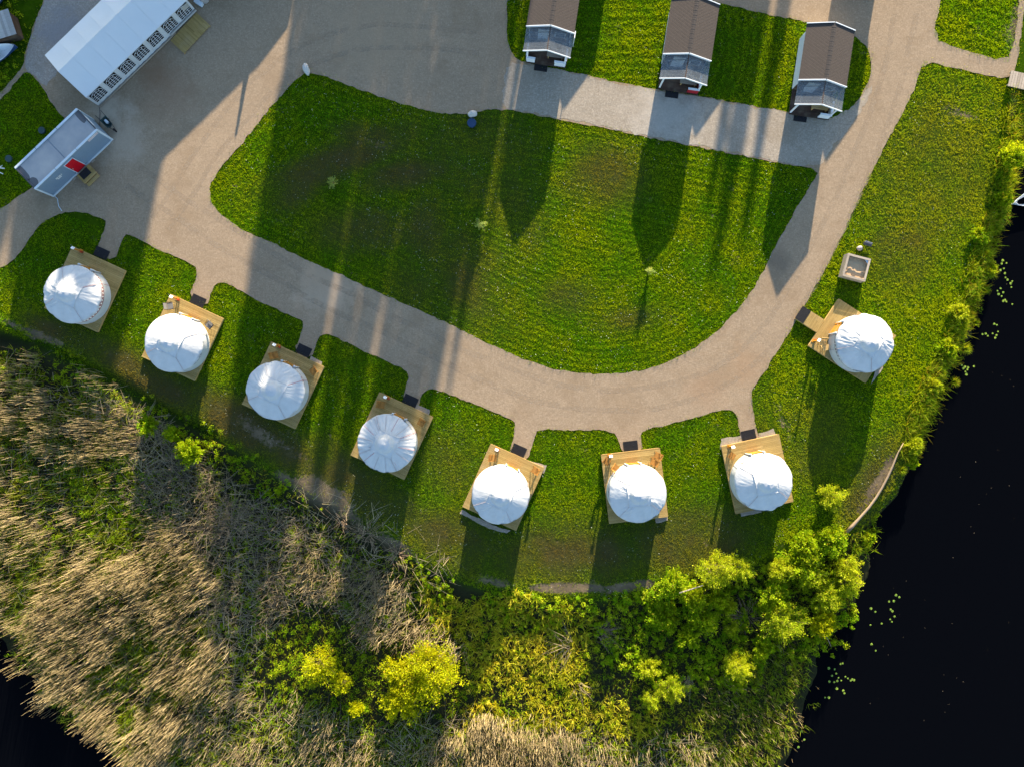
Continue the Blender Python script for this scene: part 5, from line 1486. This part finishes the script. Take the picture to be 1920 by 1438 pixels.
# ------------------------------------------------------------------ leafy undergrowth
def undergrowth(name, poly, clumps, h0, h1, r0, r1, per, ls, seed, label, mat='bush_leaf', patchy=0.35, off_lawn=False, dry=0.04):
    rs = np.random.default_rng(seed)
    x, y = scatter(poly, clumps, seed, 1.5, 0.5)
    k = fbm(x * 0.45, y * 0.45, seed + 2) > patchy
    if off_lawn: k &= sdist(UP, x, y) < 0.3
    x, y = x[k], y[k]; n = len(x)
    z = np.maximum(terrain(x, y), ZW)
    h = rs.uniform(h0, h1, n); r = rs.uniform(r0, r1, n)
    N = n * per
    ct = rs.normal(0, 1, (N, 3)); ct = unit(ct); ct[:, 2] = np.abs(ct[:, 2])
    rad = rs.uniform(0.55, 1.05, N)[:, None]
    q = ct * rad
    p = np.stack([np.repeat(x, per) + q[:, 0] * np.repeat(r, per), np.repeat(y, per) + q[:, 1] * np.repeat(r, per), np.repeat(z, per) + 0.05 + q[:, 2] * np.repeat(h, per)], 1)
    nd = unit(ct + rs.normal(0, 0.45, (N, 3)) + np.array([0, 0.25, 0.35]))
    d = unit(np.cross(nd, rs.normal(0, 1, (N, 3)))); s = np.cross(nd, d)
    L = ls * rs.uniform(0.6, 1.4, N)
    v, l, c = leaf_quads(p, d, s, L, L * rs.uniform(0.5, 0.8, N))
    tn = np.repeat(np.clip(np.repeat(rs.beta(1.6, 2.6, n), per) + rs.normal(0, 0.15, N), 0, 1), 4)
    o = np_mesh(name, v, l, c, M[mat], attrs={'tint': tn, 'dry': np.repeat((rs.uniform(0, 1, N) < dry) * 0.8, 4)})
    tag(o, label, 'plants', kind='stuff')
Z_F = [(960, 1108), (1060, 1118), (1160, 1112), (1230, 1095), (1340, 1060), (1440, 1045), (1530, 995), (1590, 1015), (1615, 1080), (1580, 1180), (1530, 1235), (1440, 1280), (1320, 1300), (1200, 1290), (1120, 1220), (1100, 1150)]
undergrowth('undergrowth', Z_F, 6.0, 0.2, 0.9, 0.14, 0.32, 48, 0.11, 401, 'lush leafy undergrowth on the slope below the yurts at the right', patchy=0.2)
undergrowth('undergrowth', [(870, 1092), (960, 1112), (1070, 1118), (1100, 1150), (1060, 1200), (960, 1180), (870, 1140)], 3.0, 0.2, 0.5, 0.14, 0.28, 40, 0.10, 402, 'leafy weeds along the bare bank edge below the fifth and sixth yurts', patchy=0.42)
undergrowth('undergrowth', [(780, 1050), (860, 1085), (870, 1130), (850, 1170), (760, 1120)], 5.0, 0.2, 0.6, 0.12, 0.28, 40, 0.10, 403, 'yellow green weeds at the bank corner left of the fifth yurt shadow', patchy=0.25)
undergrowth('undergrowth', [(90, 660), (270, 742), (420, 812), (540, 890), (560, 920), (520, 950), (430, 880), (330, 810), (200, 745), (110, 700)], 6.0, 0.2, 0.6, 0.12, 0.3, 36, 0.09, 404, 'dark weeds along the ditch bank below the first yurts', patchy=0.40)
undergrowth('undergrowth', Z_A, 2.0, 0.2, 0.7, 0.15, 0.35, 40, 0.08, 411, 'dark green leaves at the foot of the left reeds', patchy=0.48)
undergrowth('undergrowth', Z_B, 2.6, 0.2, 0.6, 0.15, 0.35, 40, 0.08, 412, 'dark green leaves between the grey leaning reeds', patchy=0.42)
undergrowth('undergrowth', Z_C, 1.2, 0.2, 0.6, 0.15, 0.35, 36, 0.08, 413, 'green leaves between the reeds at the bottom edge', patchy=0.45)
undergrowth('undergrowth', Z_E, 2.2, 0.15, 0.4, 0.12, 0.26, 34, 0.09, 414, 'yellow green leafy ground cover below the fifth yurt', 'rosette_leaf', patchy=0.3)
undergrowth('undergrowth', HOLE1, 3.4, 0.3, 0.8, 0.2, 0.4, 44, 0.09, 405, 'green leafy patch in the middle of the left reed bed', patchy=0.25)
undergrowth('undergrowth', [(480, 1170), (600, 1170), (700, 1230), (700, 1350), (560, 1330), (460, 1270)], 2.8, 0.3, 0.8, 0.2, 0.4, 46, 0.09, 406, 'dark green undergrowth between the yellow bushes in the marsh', patchy=0.28)
undergrowth('undergrowth', [(620, 980), (760, 1030), (800, 1090), (740, 1130), (640, 1060)], 2.2, 0.2, 0.5, 0.15, 0.3, 36, 0.08, 407, 'low weeds on the brush covered bank below the fourth yurt', patchy=0.42)
undergrowth('undergrowth', [(260, 1020), (420, 1060), (520, 1180), (420, 1260), (300, 1150)], 0.8, 0.2, 0.5, 0.15, 0.3, 36, 0.08, 408, 'scattered green leaves among the grey reeds', patchy=0.4)
undergrowth('undergrowth', [(0, 60), (50, 60), (40, 125), (0, 175), (-40, 200), (-40, 60)], 4, 0.2, 0.5, 0.15, 0.3, 40, 0.09, 409, 'dark weeds around the boats at the left edge', patchy=0.3)
undergrowth('undergrowth', [(-40, -40), (60, -40), (70, 30), (20, 60), (-40, 60)], 2.5, 0.2, 0.5, 0.15, 0.3, 40, 0.09, 410, 'dark weeds at the top left corner', patchy=0.4)
shoots('tall_grass', LAWN_WEED, 30, 0.12, 0.35, 0.03, 306, 'rough tall grass around the boats at the left edge', 'weed_blade', k6=4, patchy=0.3)
MARSH_PX = [(0, 640), (120, 690), (270, 770), (420, 840), (540, 920), (700, 1020), (880, 1110), (1060, 1125), (1230, 1110), (1430, 1060), (1540, 1010), (1610, 1040), (1600, 1100), (1570, 1170), (1520, 1240), (1520, 1300), (1495, 1370), (1450, 1470), (290, 1470), (230, 1425), (110, 1325), (0, 1200), (-60, 1150), (-60, 620)]
shoots('marsh_plants', MARSH_PX, 20, 0.12, 0.42, 0.05, 309, 'low dark green marsh plants covering the wet ground', 'weed_blade', lean=0.6, k6=4, patchy=0.05, dry=0.25)
undergrowth('marsh_leaves', MARSH_PX, 1.5, 0.1, 0.4, 0.12, 0.3, 30, 0.085, 415, 'low leafy plants spread over the wet marsh ground', patchy=0.30)
# shore grass along the right water
SHORE = GP([(1905, 190), (1896, 260), (1886, 330), (1866, 400), (1846, 450), (1832, 520), (1796, 600), (1768, 680), (1735, 760), (1700, 830)])
onsh = lambda x, y: (pdist(SHORE, x, y, False) < 1.1 + 1.2 * fbm(x * 0.5, y * 0.5, 17)) & (sdist(UP, x, y) > -1.4)
SHP = [(1700, 760), (1760, 640), (1800, 520), (1840, 400), (1870, 250), (1890, 170), (1925, 180), (1925, 440), (1880, 520), (1840, 620), (1800, 720), (1730, 870), (1680, 850)]
shoots('shore_grass', SHP, 26, 0.25, 0.65, 0.045, 307, 'long yellowish grass hanging over the right water edge', 'weed_blade', lean=0.7, k6=7, patchy=0.25, dry=0.2, on=onsh)
undergrowth('shore_weeds', [(1712, 770), (1750, 690), (1785, 600), (1820, 520), (1840, 440), (1864, 380), (1876, 300), (1904, 310), (1890, 400), (1868, 460), (1852, 530), (1818, 610), (1792, 690), (1759, 770), (1718, 850), (1690, 850)], 5.0, 0.12, 0.45, 0.14, 0.34, 36, 0.10, 416, 'ragged low weeds fringing the right shore', 'weed_blade', patchy=0.25, dry=0.15)
shoots('shore_grass', [(1560, 1000), (1600, 1000), (1650, 950), (1640, 1010), (1625, 1050), (1590, 1050)], 12, 0.3, 0.6, 0.05, 308, 'green grass tufts below the peeled log', 'weed_blade', lean=0.7, k6=8, patchy=0.3)

# ------------------------------------------------------------------ single bushes, trees and tufts
def bush(name, px, py, rpx, h, seed, label, mat='willow_leaf', ntw=60, nl=36, ls=0.10, cat='bush', group=None, upright=0.5, sparse=1.0, base_z=None, asp=0.30):
    rs = np.random.default_rng(seed)
    r = rpx * S
    g = G(px, py, h * 0.7); z0 = base_z if base_z is not None else max(tz(g.x, g.y), ZW - 0.05)
    g = G(px, py, z0 + h * 0.7)
    root = empty(name, (g.x, g.y, z0)); tag(root, label, cat, group)
    st = MB(); P, D = [], []
    for k in range(ntw):
        az = rs.uniform(0, 6.283); el = math.asin(min(1, rs.uniform(0.12, 1) ** upright))
        lob = 0.68 + 0.55 * float(vnoise(np.array([az * 1.3 + seed]), np.array([el * 2.0]), seed)[0])
        L = rs.uniform(0.75, 1.1) * lob
        tip = np.array([math.cos(az) * math.cos(el) * r * L, math.sin(az) * math.cos(el) * r * L, (0.25 + 0.75 * math.sin(el)) * h * min(1.05, L)])
        b = np.array([math.cos(az) * 0.12 * r, math.sin(az) * 0.12 * r, 0.0])
        mid = b * 0.4 + tip * 0.5 + np.array([0, 0, 0.16 * h])
        t_ = np.linspace(0, 1, 7)[:, None]
        cv = (1 - t_) ** 2 * b + 2 * (1 - t_) * t_ * mid + t_ ** 2 * tip
        if k % 3 == 0: st.tube([tuple(q) for q in cv[::2]], [0.022 * h ** .5, 0.014, 0.009, 0.004], 4, False)
        m = int(nl * sparse * rs.uniform(0.7, 1.3))
        tt = 0.35 + 0.65 * rs.uniform(0, 1, m) ** 0.75
        q = (1 - tt[:, None]) ** 2 * b + 2 * (1 - tt[:, None]) * tt[:, None] * mid + tt[:, None] ** 2 * tip
        dr = unit(2 * (1 - tt[:, None]) * (mid - b) + 2 * tt[:, None] * (tip - mid))
        q = q + rs.normal(0, 0.055 * r + 0.02, (m, 3)) * (0.6 + 0.4 * tt[:, None])
        P.append(q); D.append(unit(dr + rs.normal(0, 0.55, (m, 3))))
    P = np.concatenate(P); D = np.concatenate(D); N = len(P)
    P[:, 2] = np.maximum(P[:, 2], 0.03)
    up = unit(rs.normal(0, 0.6, (N, 3)) + np.array([0, 0.35, 0.7]))
    Sd = unit(np.cross(D, up))
    L = ls * rs.uniform(0.6, 1.5, N)
    v, l, c = leaf_quads(P, D, Sd, L, L * asp * rs.uniform(0.8, 1.4, N))
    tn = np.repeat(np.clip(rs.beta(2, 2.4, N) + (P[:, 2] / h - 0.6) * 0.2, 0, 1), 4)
    np_mesh('crown', v, l, c, M[mat], root, attrs={'tint': tn, 'dry': np.repeat((rs.uniform(0, 1, N) < 0.03) * 0.8, 4)})
    st.build('branches', M['twig'], root)
    return root
W = 'willow_leaf'
BUSH = [
    ('willow_bush', 1345, 1072, 46, 2.4, W, 'feathery willow bush topping the slope left of the seventh yurt shadow'),
    ('willow_bush', 1388, 1068, 30, 2.2, W, 'small willow bush right beside the feathery one at the slope top'),
    ('willow_bush', 1474, 1172, 48, 2.8, W, 'large dense yellow green willow bush nearest the black water'),
    ('willow_bush', 1452, 1120, 36, 2.2, 'bush_leaf', 'leafy bush just above the large dense willow bush'),
    ('willow_bush', 1500, 1058, 40, 2.0, 'bush_leaf', 'broad leafy bush in the middle of the right thicket'),
    ('willow_bush', 1465, 1068, 30, 1.8, W, 'pale willow bush at the left side of the right thicket'),
    ('willow_bush', 1520, 1082, 32, 2.2, W, 'pale willow bush at the heart of the right thicket'),
    ('willow_bush', 1594, 1066, 32, 2.3, W, 'upper spreading willow reaching over the water on the right'),
    ('willow_bush', 1592, 1096, 32, 2.1, W, 'lower spreading willow reaching over the water on the right'),
    ('willow_bush', 1556, 1122, 34, 2.2, W, 'rounded willow bush between the spreading willows and the large one'),
    ('willow_bush', 1547, 1168, 32, 1.6, 'yellow_leaf', 'brownish yellow bush hanging over the black water'),
    ('willow_bush', 1562, 1012, 34, 1.8, 'bush_leaf', 'green bush at the lower end of the peeled log'),
    ('willow_bush', 1512, 1020, 30, 1.7, 'bush_leaf', 'green bush at the lawn corner below the seventh yurt'),
    ('willow_bush', 1560, 930, 30, 1.7, W, 'single willow bush on the lawn beside the lone yurt shadow tip'),
    ('willow_bush', 1388, 1253, 34, 2.0, W, 'round willow bush alone at the dark lower shore'),
    ('willow_bush', 1262, 1293, 30, 1.9, W, 'willow bush with star like twigs, right of two near the bottom'),
    ('willow_bush', 1218, 1255, 26, 1.8, W, 'willow bush upper of the group near the bottom centre'),
    ('willow_bush', 1219, 1312, 24, 1.7, W, 'willow bush lowest of the group near the bottom centre'),
    ('willow_bush', 1368, 1138, 18, 1.4, W, 'thin young willow left of the large dense bush'),
    ('willow_bush', 1374, 1178, 16, 1.3, W, 'tiny willow below the thin young one'),
    ('alder_bush', 1262, 1100, 36, 1.4, 'bush_leaf', 'broad leafy bush at the top of the slope below the sixth yurt'),
    ('alder_bush', 1300, 1122, 34, 1.5, 'bush_leaf', 'leafy bush under the feathery willow'),
    ('alder_bush', 1245, 1160, 36, 1.3, 'bush_leaf', 'low leafy bush on the left part of the slope'),
    ('alder_bush', 1318, 1160, 34, 1.7, 'bush_leaf', 'bright green bush in the middle of the slope'),
    ('alder_bush', 1292, 1195, 26, 1.4, 'bush_leaf', 'dark green bush in the lower middle of the slope'),
    ('alder_bush', 1345, 1125, 28, 1.6, 'bush_leaf', 'green bush at the right side of the slope under the willow'),
    ('alder_bush', 1430, 1215, 30, 1.4, 'bush_leaf', 'green bush at the foot of the large dense willow'),
    ('yellow_bush', 806, 1262, 74, 3.0, 'yellow_leaf', 'big golden yellow bush in the marsh near the bottom'),
    ('yellow_bush', 750, 1318, 44, 2.2, 'yellow_leaf', 'golden bush below left of the big yellow bush'),
    ('yellow_bush', 735, 1262, 34, 2.0, 'yellow_leaf', 'sparse golden bush left of the big yellow bush'),
    ('yellow_bush', 600, 1250, 44, 2.2, 'yellow_leaf', 'sparse yellow bush standing alone in the dark undergrowth'),
    ('yellow_bush', 640, 1282, 26, 1.8, 'yellow_leaf', 'small yellow bush under the sparse lone one'),
    ('yellow_bush', 668, 1330, 16, 1.5, 'yellow_leaf', 'tiny yellow bush nearest the bottom reeds'),
    ('maple_bush', 352, 848, 30, 2.2, 'bush_leaf', 'bright green round bush at the edge of the left reeds'),
    ('maple_bush', 322, 815, 18, 1.6, 'bush_leaf', 'small yellow green bush between two others by the left reeds'),
    ('maple_bush', 272, 798, 26, 1.8, 'bush_leaf', 'bright bush deepest in the left reeds'),
    ('alder_bush', 1906, 290, 30, 2.0, 'bush_leaf', 'dense bush at the right edge below the footbridge'),
    ('alder_bush', 1884, 372, 18, 1.1, 'bush_leaf', 'small bush at the right shore beside the pale boat'),
    ('shore_bush', 1858, 505, 17, 0.50, W, 'yellowish shore clump beside the upper lily pads'),
    ('shore_bush', 1838, 440, 20, 0.56, 'bush_leaf', 'green shore clump above the upper lily pads'),
    ('shore_bush', 1800, 585, 22, 0.56, W, 'broad yellowish shore clump right of the lone yurt'),
    ('shore_bush', 1778, 652, 20, 0.50, 'bush_leaf', 'green shore clump below the broad yellowish one'),
    ('shore_bush', 1752, 722, 17, 0.50, W, 'small yellowish shore clump near the log top'),
    ('shore_bush', 1714, 835, 18, 0.56, W, 'yellowish clump hanging over the top end of the log'),
    ('shore_bush', 1712, 868, 12, 0.37, 'bush_leaf', 'small green clump in the water beside the log'),
    ('shore_bush', 1628, 1010, 15, 0.43, 'bush_leaf', 'spiky green clump below the lower end of the log'),
    ('branch_bush', 1637, 968, 13, 0.5, W, 'low leafy branch floating out over the water beside the log')]
for i, (nm, px, py, rp, h, mt, lab) in enumerate(BUSH):
    rel = rp / 34.0
    sp = 0.55 if 'sparse' in lab or 'branch' in lab else 1.0
    bush(nm, px, py, rp, h, 500 + i * 3, lab, mt, ntw=int(58 * rel ** 1.6 + 22), nl=40, ls=0.11 if mt == W else 0.11, sparse=sp * 1.5, upright=0.55,
         group='bushes along the marsh and shore', asp=0.34 if mt == W else 0.62, base_z=ZW if 'branch' in lab else None)
for i, (px, py, rp, h, lab) in enumerate([(622, 342, 13, 0.9, 'small pale sapling at the left of the big lawn'), (900, 420, 12, 0.85, 'small pale sapling in the middle of the big lawn'), (1218, 508, 9, 1.15, 'small pale sapling in the shadow tip on the right of the big lawn')]):
    bush('sapling', px, py, rp, h, 700 + i, lab, 'sapling_leaf', ntw=26, nl=16, ls=0.10, cat='sapling', group='saplings on the big lawn', upright=0.5, asp=0.45, base_z=0.0)
def tuft(px, py, r, h, seed, label):
    rs = np.random.default_rng(seed); n = 130
    g = G(px, py); z = max(tz(g.x, g.y), ZW); g = G(px, py, z)
    a = rs.uniform(0, 6.28, n); el = rs.uniform(0.25, 1.0, n)
    v, l, c = blades(np.cos(a) * 0.05, np.sin(a) * 0.05, np.zeros(n), h * el, rs.uniform(0.025, 0.05, n), r * (1.1 - el * 0.8) / (h * el), rs, a)
    o = np_mesh('grass_tuft', v, l, c, M['weed_blade'], attrs={'tint': np.repeat(rs.beta(2, 2, n), 3), 'dry': np.repeat((rs.uniform(0, 1, n) < 0.12) * 0.7, 3)})
    o.location = (g.x, g.y, z); tag(o, label, 'grass tuft', 'grass tufts hanging over the right shore')
for i, (px, py, r) in enumerate([(1866, 428, .6), (1852, 478, .5), (1858, 512, .55), (1846, 545, .4), (1816, 592, .55), (1806, 605, .5), (1826, 606, .4), (1786, 640, .5), (1810, 655, .5), (1776, 668, .5), (1788, 716, .45), (1762, 700, .5), (1744, 752, .45), (1730, 790, .4), (1722, 832, .5), (1706, 862, .4), (1622, 1018, .45), (1606, 1030, .4), (1690, 880, .4), (1748, 726, .45)]):
    tuft(px, py, r * 1.35, 0.6, 800 + i, 'spiky green grass tuft leaning over the right water edge')
# brushwood: fans of dead sticks
def brush(px, py, r, n, seed, az0, az1, label, mat='twig', h=0.3):
    rs = np.random.default_rng(seed); g = G(px, py); z = max(tz(g.x, g.y), ZW)
    m = MB()
    for k in range(n):
        a = rs.uniform(az0, az1); L = r * rs.uniform(0.5, 1.1); s = rs.uniform(0.0, 0.35) * r; w_ = rs.normal(0, 0.12 * r)
        p0 = (math.cos(a) * s - math.sin(a) * w_, math.sin(a) * s + math.cos(a) * w_, rs.uniform(0.1, h))
        e = a + rs.normal(0, 0.25)
        p1 = (p0[0] + math.cos(e) * L * 0.5, p0[1] + math.sin(e) * L * 0.5, p0[2] + rs.uniform(-0.05, 0.15))
        e += rs.normal(0, 0.3)
        p2 = (p1[0] + math.cos(e) * L * 0.5, p1[1] + math.sin(e) * L * 0.5, max(0.05, p1[2] + rs.uniform(-0.2, 0.05)))
        m.tube([p0, p1, p2], [0.013, 0.010, 0.004], 4, False)
    o = m.build('brushwood', M[mat]); o.location = (g.x, g.y, z)
    tag(o, label, 'brushwood', 'piles of cut branches')
brush(1075, 1215, 2.2, 30, 1, R(120), R(260), 'fan of cut branches in the marsh below the sixth yurt', 'dead_wood', 0.5)
brush(1085, 1285, 1.6, 14, 2, R(-100), R(-20), 'lower fan of cut branches pointing down the marsh', 'dead_wood')
brush(1120, 1190, 2.0, 50, 3, R(-60), R(60), 'shaded heap of cut branches in the shadow of the sixth yurt')
brush(1335, 1110, 1.6, 50, 4, R(190), R(300), 'dry branches under the feathery willow', 'dead_wood')
brush(1300, 1270, 1.7, 30, 5, R(200), R(270), 'pale sticks leaning left beside the round willow', 'dead_wood')
brush(690, 1000, 1.4, 50, 6, 0, 6.28, 'scattered dark brush on the bank below the fourth yurt')
brush(640, 975, 1.2, 34, 7, 0, 6.28, 'scattered dark brush beside the sandy patch on the bank')
brush(745, 1040, 1.2, 34, 8, 0, 6.28, 'scattered brush at the bank corner left of the fifth yurt')
brush(1400, 1160, 1.8, 60, 9, 0, 6.28, 'dark dry twigs left of the large dense willow')
brush(430, 985, 2.2, 80, 10, 0, 6.28, 'grey dead branches among the leaning reeds', 'dead_wood', 0.7)
for (x0, y0, x1, y1, lab, rad) in [(1540, 1186, 1566, 1218, 'bare pale branch dipping into the black water', 0.035), (1268, 1104, 1312, 1090, 'straight grey pole lying in the bushes on the slope', 0.045)]:
    a = G(x0, y0); b = G(x1, y1); za = max(tz(a.x, a.y), ZW) + 0.6; zb_ = max(tz(b.x, b.y), ZW) + 0.15
    mid = ((a.x + b.x) / 2 + 0.12, (a.y + b.y) / 2 + 0.1, (za + zb_) / 2 + 0.05)
    if 'pole' in lab: za = zb_ = 1.6 + ZW + 0.6; mid = ((a.x + b.x) / 2, (a.y + b.y) / 2, za)
    o = MB().tube([(a.x, a.y, za), mid, (b.x, b.y, zb_)], [rad, rad * 0.9, rad * 0.6], 6).build('dead_branch', M['dead_wood' if 'branch' in lab else 'grey_wood']); tag(o, lab, 'branch')
# lily pads
PADS = [(1880, 489), (1887, 494), (1878, 495), (1882, 504), (1876, 507), (1884, 513), (1885, 521), (1889, 525), (1898, 528), (1895, 532), (1896, 539), (1870, 546), (1876, 541), (1881, 549), (1872, 552), (1878, 556), (1884, 563), (1887, 566), (1881, 565), (1898, 571),
        (1864, 608), (1869, 610), (1861, 626), (1868, 629), (1866, 634), (1842, 627), (1848, 626), (1852, 630), (1871, 622), (1803, 685), (1809, 688), (1815, 689), (1826, 687), (1814, 693), (1806, 691), (1810, 697), (1812, 702),
        (1680, 1115), (1686, 1119), (1667, 1127), (1676, 1126), (1670, 1142), (1673, 1145), (1677, 1155), (1669, 1160), (1672, 1165), (1653, 1168), (1632, 1171), (1633, 1140), (1641, 1146),
        (1576, 1244), (1580, 1243), (1565, 1254), (1554, 1252), (1568, 1262), (1560, 1266), (1572, 1270), (1570, 1276), (1564, 1278), (1577, 1275), (1585, 1268), (1590, 1271), (1595, 1275), (1598, 1273), (1601, 1274), (1581, 1294), (1583, 1299), (1569, 1290), (1555, 1277), (1547, 1307), (1554, 1307), (1634, 1207), (1642, 1219), (1487, 1390), (1497, 1400), (1508, 1386), (1503, 1370), (448, 1345), (455, 1362), (440, 1358), (462, 1372), (452, 1381), (470, 1360), (433, 1370)]
def pad_mesh():
    n = 14; vs = [(0, 0, 0.012)]
    for k in range(n + 1):
        a = 0.22 + (2 * math.pi - 0.44) * k / n
        rr = 0.085 * (1 + 0.06 * math.sin(a * 3))
        vs.append((rr * math.cos(a), rr * math.sin(a), 0.008 + 0.006 * math.sin(a * 2)))
    fs = [(0, k, k + 1) for k in range(1, n + 1)]
    m = MB().add(vs, fs)
    return m
proto = pad_mesh().build('lily_pad', M['lily'])
for i, (px, py) in enumerate(PADS):
    o = proto if i == 0 else proto.copy()
    if i: COL.objects.link(o)
    p = G(px, py, ZW); s = random.uniform(0.75, 1.25)
    o.location = (p.x, p.y, ZW + 0.004); o.rotation_euler = (0, 0, random.uniform(0, 6.28)); o.scale = (s, s, 1)
    wh = 'upper right corner of the water' if px > 1840 and py < 600 else 'grass tufts of the lone yurt shore' if py < 720 else 'open water right of the thicket' if px > 1610 else 'dark shore below the large willow' if px > 1520 else 'sedge at the lower right' if px > 1000 else 'reeds at the lower left'
    tag(o, 'round green lily pad by the ' + wh, 'lily pad', 'lily pads by the ' + wh)
# floating specks and pale scum at the ditch
x = []; 
rs = np.random.default_rng(66)
n = 420
sx_, sy_ = scatter([(1600, 1100), (1640, 960), (1700, 870), (1760, 760), (1920, 500), (1920, 1300), (1620, 1430), (1530, 1330)], 0.16, 67)
n = len(sx_); az = rs.uniform(0, 6.28, n)
v, l, c = leaf_quads(np.stack([sx_, sy_, np.full(n, ZW + 0.006)], 1), np.stack([np.cos(az), np.sin(az), np.zeros(n)], 1), np.stack([-np.sin(az), np.cos(az), np.zeros(n)], 1), rs.uniform(0.02, 0.07, n), rs.uniform(0.02, 0.04, n))
o = np_mesh('floating_debris', v, l, c, M['dead_wood'], attrs={'tint': np.zeros(n * 4), 'dry': np.zeros(n * 4)}); tag(o, 'small floating leaves and debris on the black water', 'debris', kind='stuff')

# ------------------------------------------------------------------ trees north of the picture, whose shade falls across it
def make_tree(seed, h, r):
    rs = np.random.default_rng(seed)
    root = empty('shade_tree')
    MB().tube([(0, 0, 0), (0.05, 0, h * 0.3), (0, 0.05, h * 0.65), (0, 0, h * 0.93)], [0.22, 0.17, 0.1, 0.03], 8, False).build('trunk', M['bark'], root, True)
    N = 5200
    t_ = rs.uniform(0, 1, N); zz = 0.10 * h + 0.9 * h * t_
    rad = r * (np.sin(np.pi * np.clip(t_ * 0.86 + 0.12, 0, 1)) ** 0.7)
    a = rs.uniform(0, 6.283, N)
    lob = 0.62 + 0.6 * vnoise(a * 1.5, zz * 0.9, seed)
    rr = rad * lob * np.sqrt(rs.uniform(0.15, 1, N))
    p = np.stack([rr * np.cos(a), rr * np.sin(a), zz], 1)
    d = unit(rs.normal(0, 1, (N, 3))); s = unit(np.cross(d, rs.normal(0, 1, (N, 3))))
    v, l, c = leaf_quads(p, d, s, rs.uniform(0.3, 0.55, N), rs.uniform(0.2, 0.36, N))
    np_mesh('crown', v, l, c, M['tree_leaf'], root, attrs={'tint': np.repeat(rs.uniform(0, 1, N), 4), 'dry': np.zeros(N * 4)})
    return root
TY = -1300
TREES = [(x + 228, TY + dy, h + 7.6, r) for x, dy, h, r in [
    (150, 0, 10.8, 1.5), (195, -40, 11.2, 1.7), (235, 10, 10.9, 1.6), (275, -20, 11.3, 1.7), (318, 0, 10.4, 1.5), (345, -30, 9.4, 0.9), (-60, 0, 7.6, 1.6), (-15, -30, 8.0, 1.6), (30, 10, 7.8, 1.6), (72, -10, 8.0, 1.6), (112, 10, 8.2, 1.5),
    (578, 0, 13.0, 0.95), (620, -40, 15.0, 1.1), (660, 20, 15.2, 1.2), (704, -30, 13.5, 0.9), (748, 10, 12.6, 0.95), (795, -20, 13.4, 0.9),
    (846, 30, 15.4, 1.2), (893, -20, 15.6, 1.25), (935, 0, 12.2, 0.75), (972, -30, 10.6, 0.5), (1003, -60, 8.6, 0.35), (640, -120, 14.6, 0.8),
    (1395, 0, 7.2, 0.6), (1432, -40, 8.6, 0.85), (1466, 20, 7.6, 0.6), (1010, -120, 4.0, 0.6)]]
tp = [make_tree(31, 13.0, 2.0), make_tree(57, 13.0, 2.0)]
used = [False, False]
for i, (px, py, h, r) in enumerate(TREES):
    k = i % 2
    o = tp[k] if not used[k] else copy_tree(tp[k]); used[k] = True
    o.location = ((px - 960) * S, (719 - py) * S, 0); o.scale = (r / 1.5, r / 1.5, h / 13.0); o.rotation_euler = (0, 0, i * 1.7)
    tag(o, 'tall leafy tree of the row beyond the top edge of the picture', 'tree', 'trees beyond the top edge')
# slim clipped thuja beyond the top edge: its pointed shadow lies on the yard
o = empty('thuja', ((500 - 960) * S, (719 + 75) * S, 0)); tag(o, 'slim pointed thuja beyond the top edge beside the marquee', 'shrub')
rs = np.random.default_rng(9); N = 2600
t_ = rs.uniform(0, 1, N); a = rs.uniform(0, 6.28, N); rr = 0.30 * (1 - t_) ** 0.9 * rs.uniform(0.5, 1, N) + 0.01
p = np.stack([rr * np.cos(a), rr * np.sin(a), 0.1 + 2.75 * t_], 1)
d = unit(np.stack([np.cos(a) * .4, np.sin(a) * .4, np.ones(N)], 1) + rs.normal(0, .2, (N, 3))); s = unit(np.cross(d, rs.normal(0, 1, (N, 3))))
v, l, c = leaf_quads(p, d, s, 0.14, 0.07)
np_mesh('crown', v, l, c, M['tree_leaf'], o, attrs={'tint': np.zeros(N * 4), 'dry': np.zeros(N * 4)})
MB().tube([(0, 0, 0), (0, 0, 0.6), (0, 0, 2.4)], [0.06, 0.05, 0.01], 6, False).build('trunk', M['bark'], o)
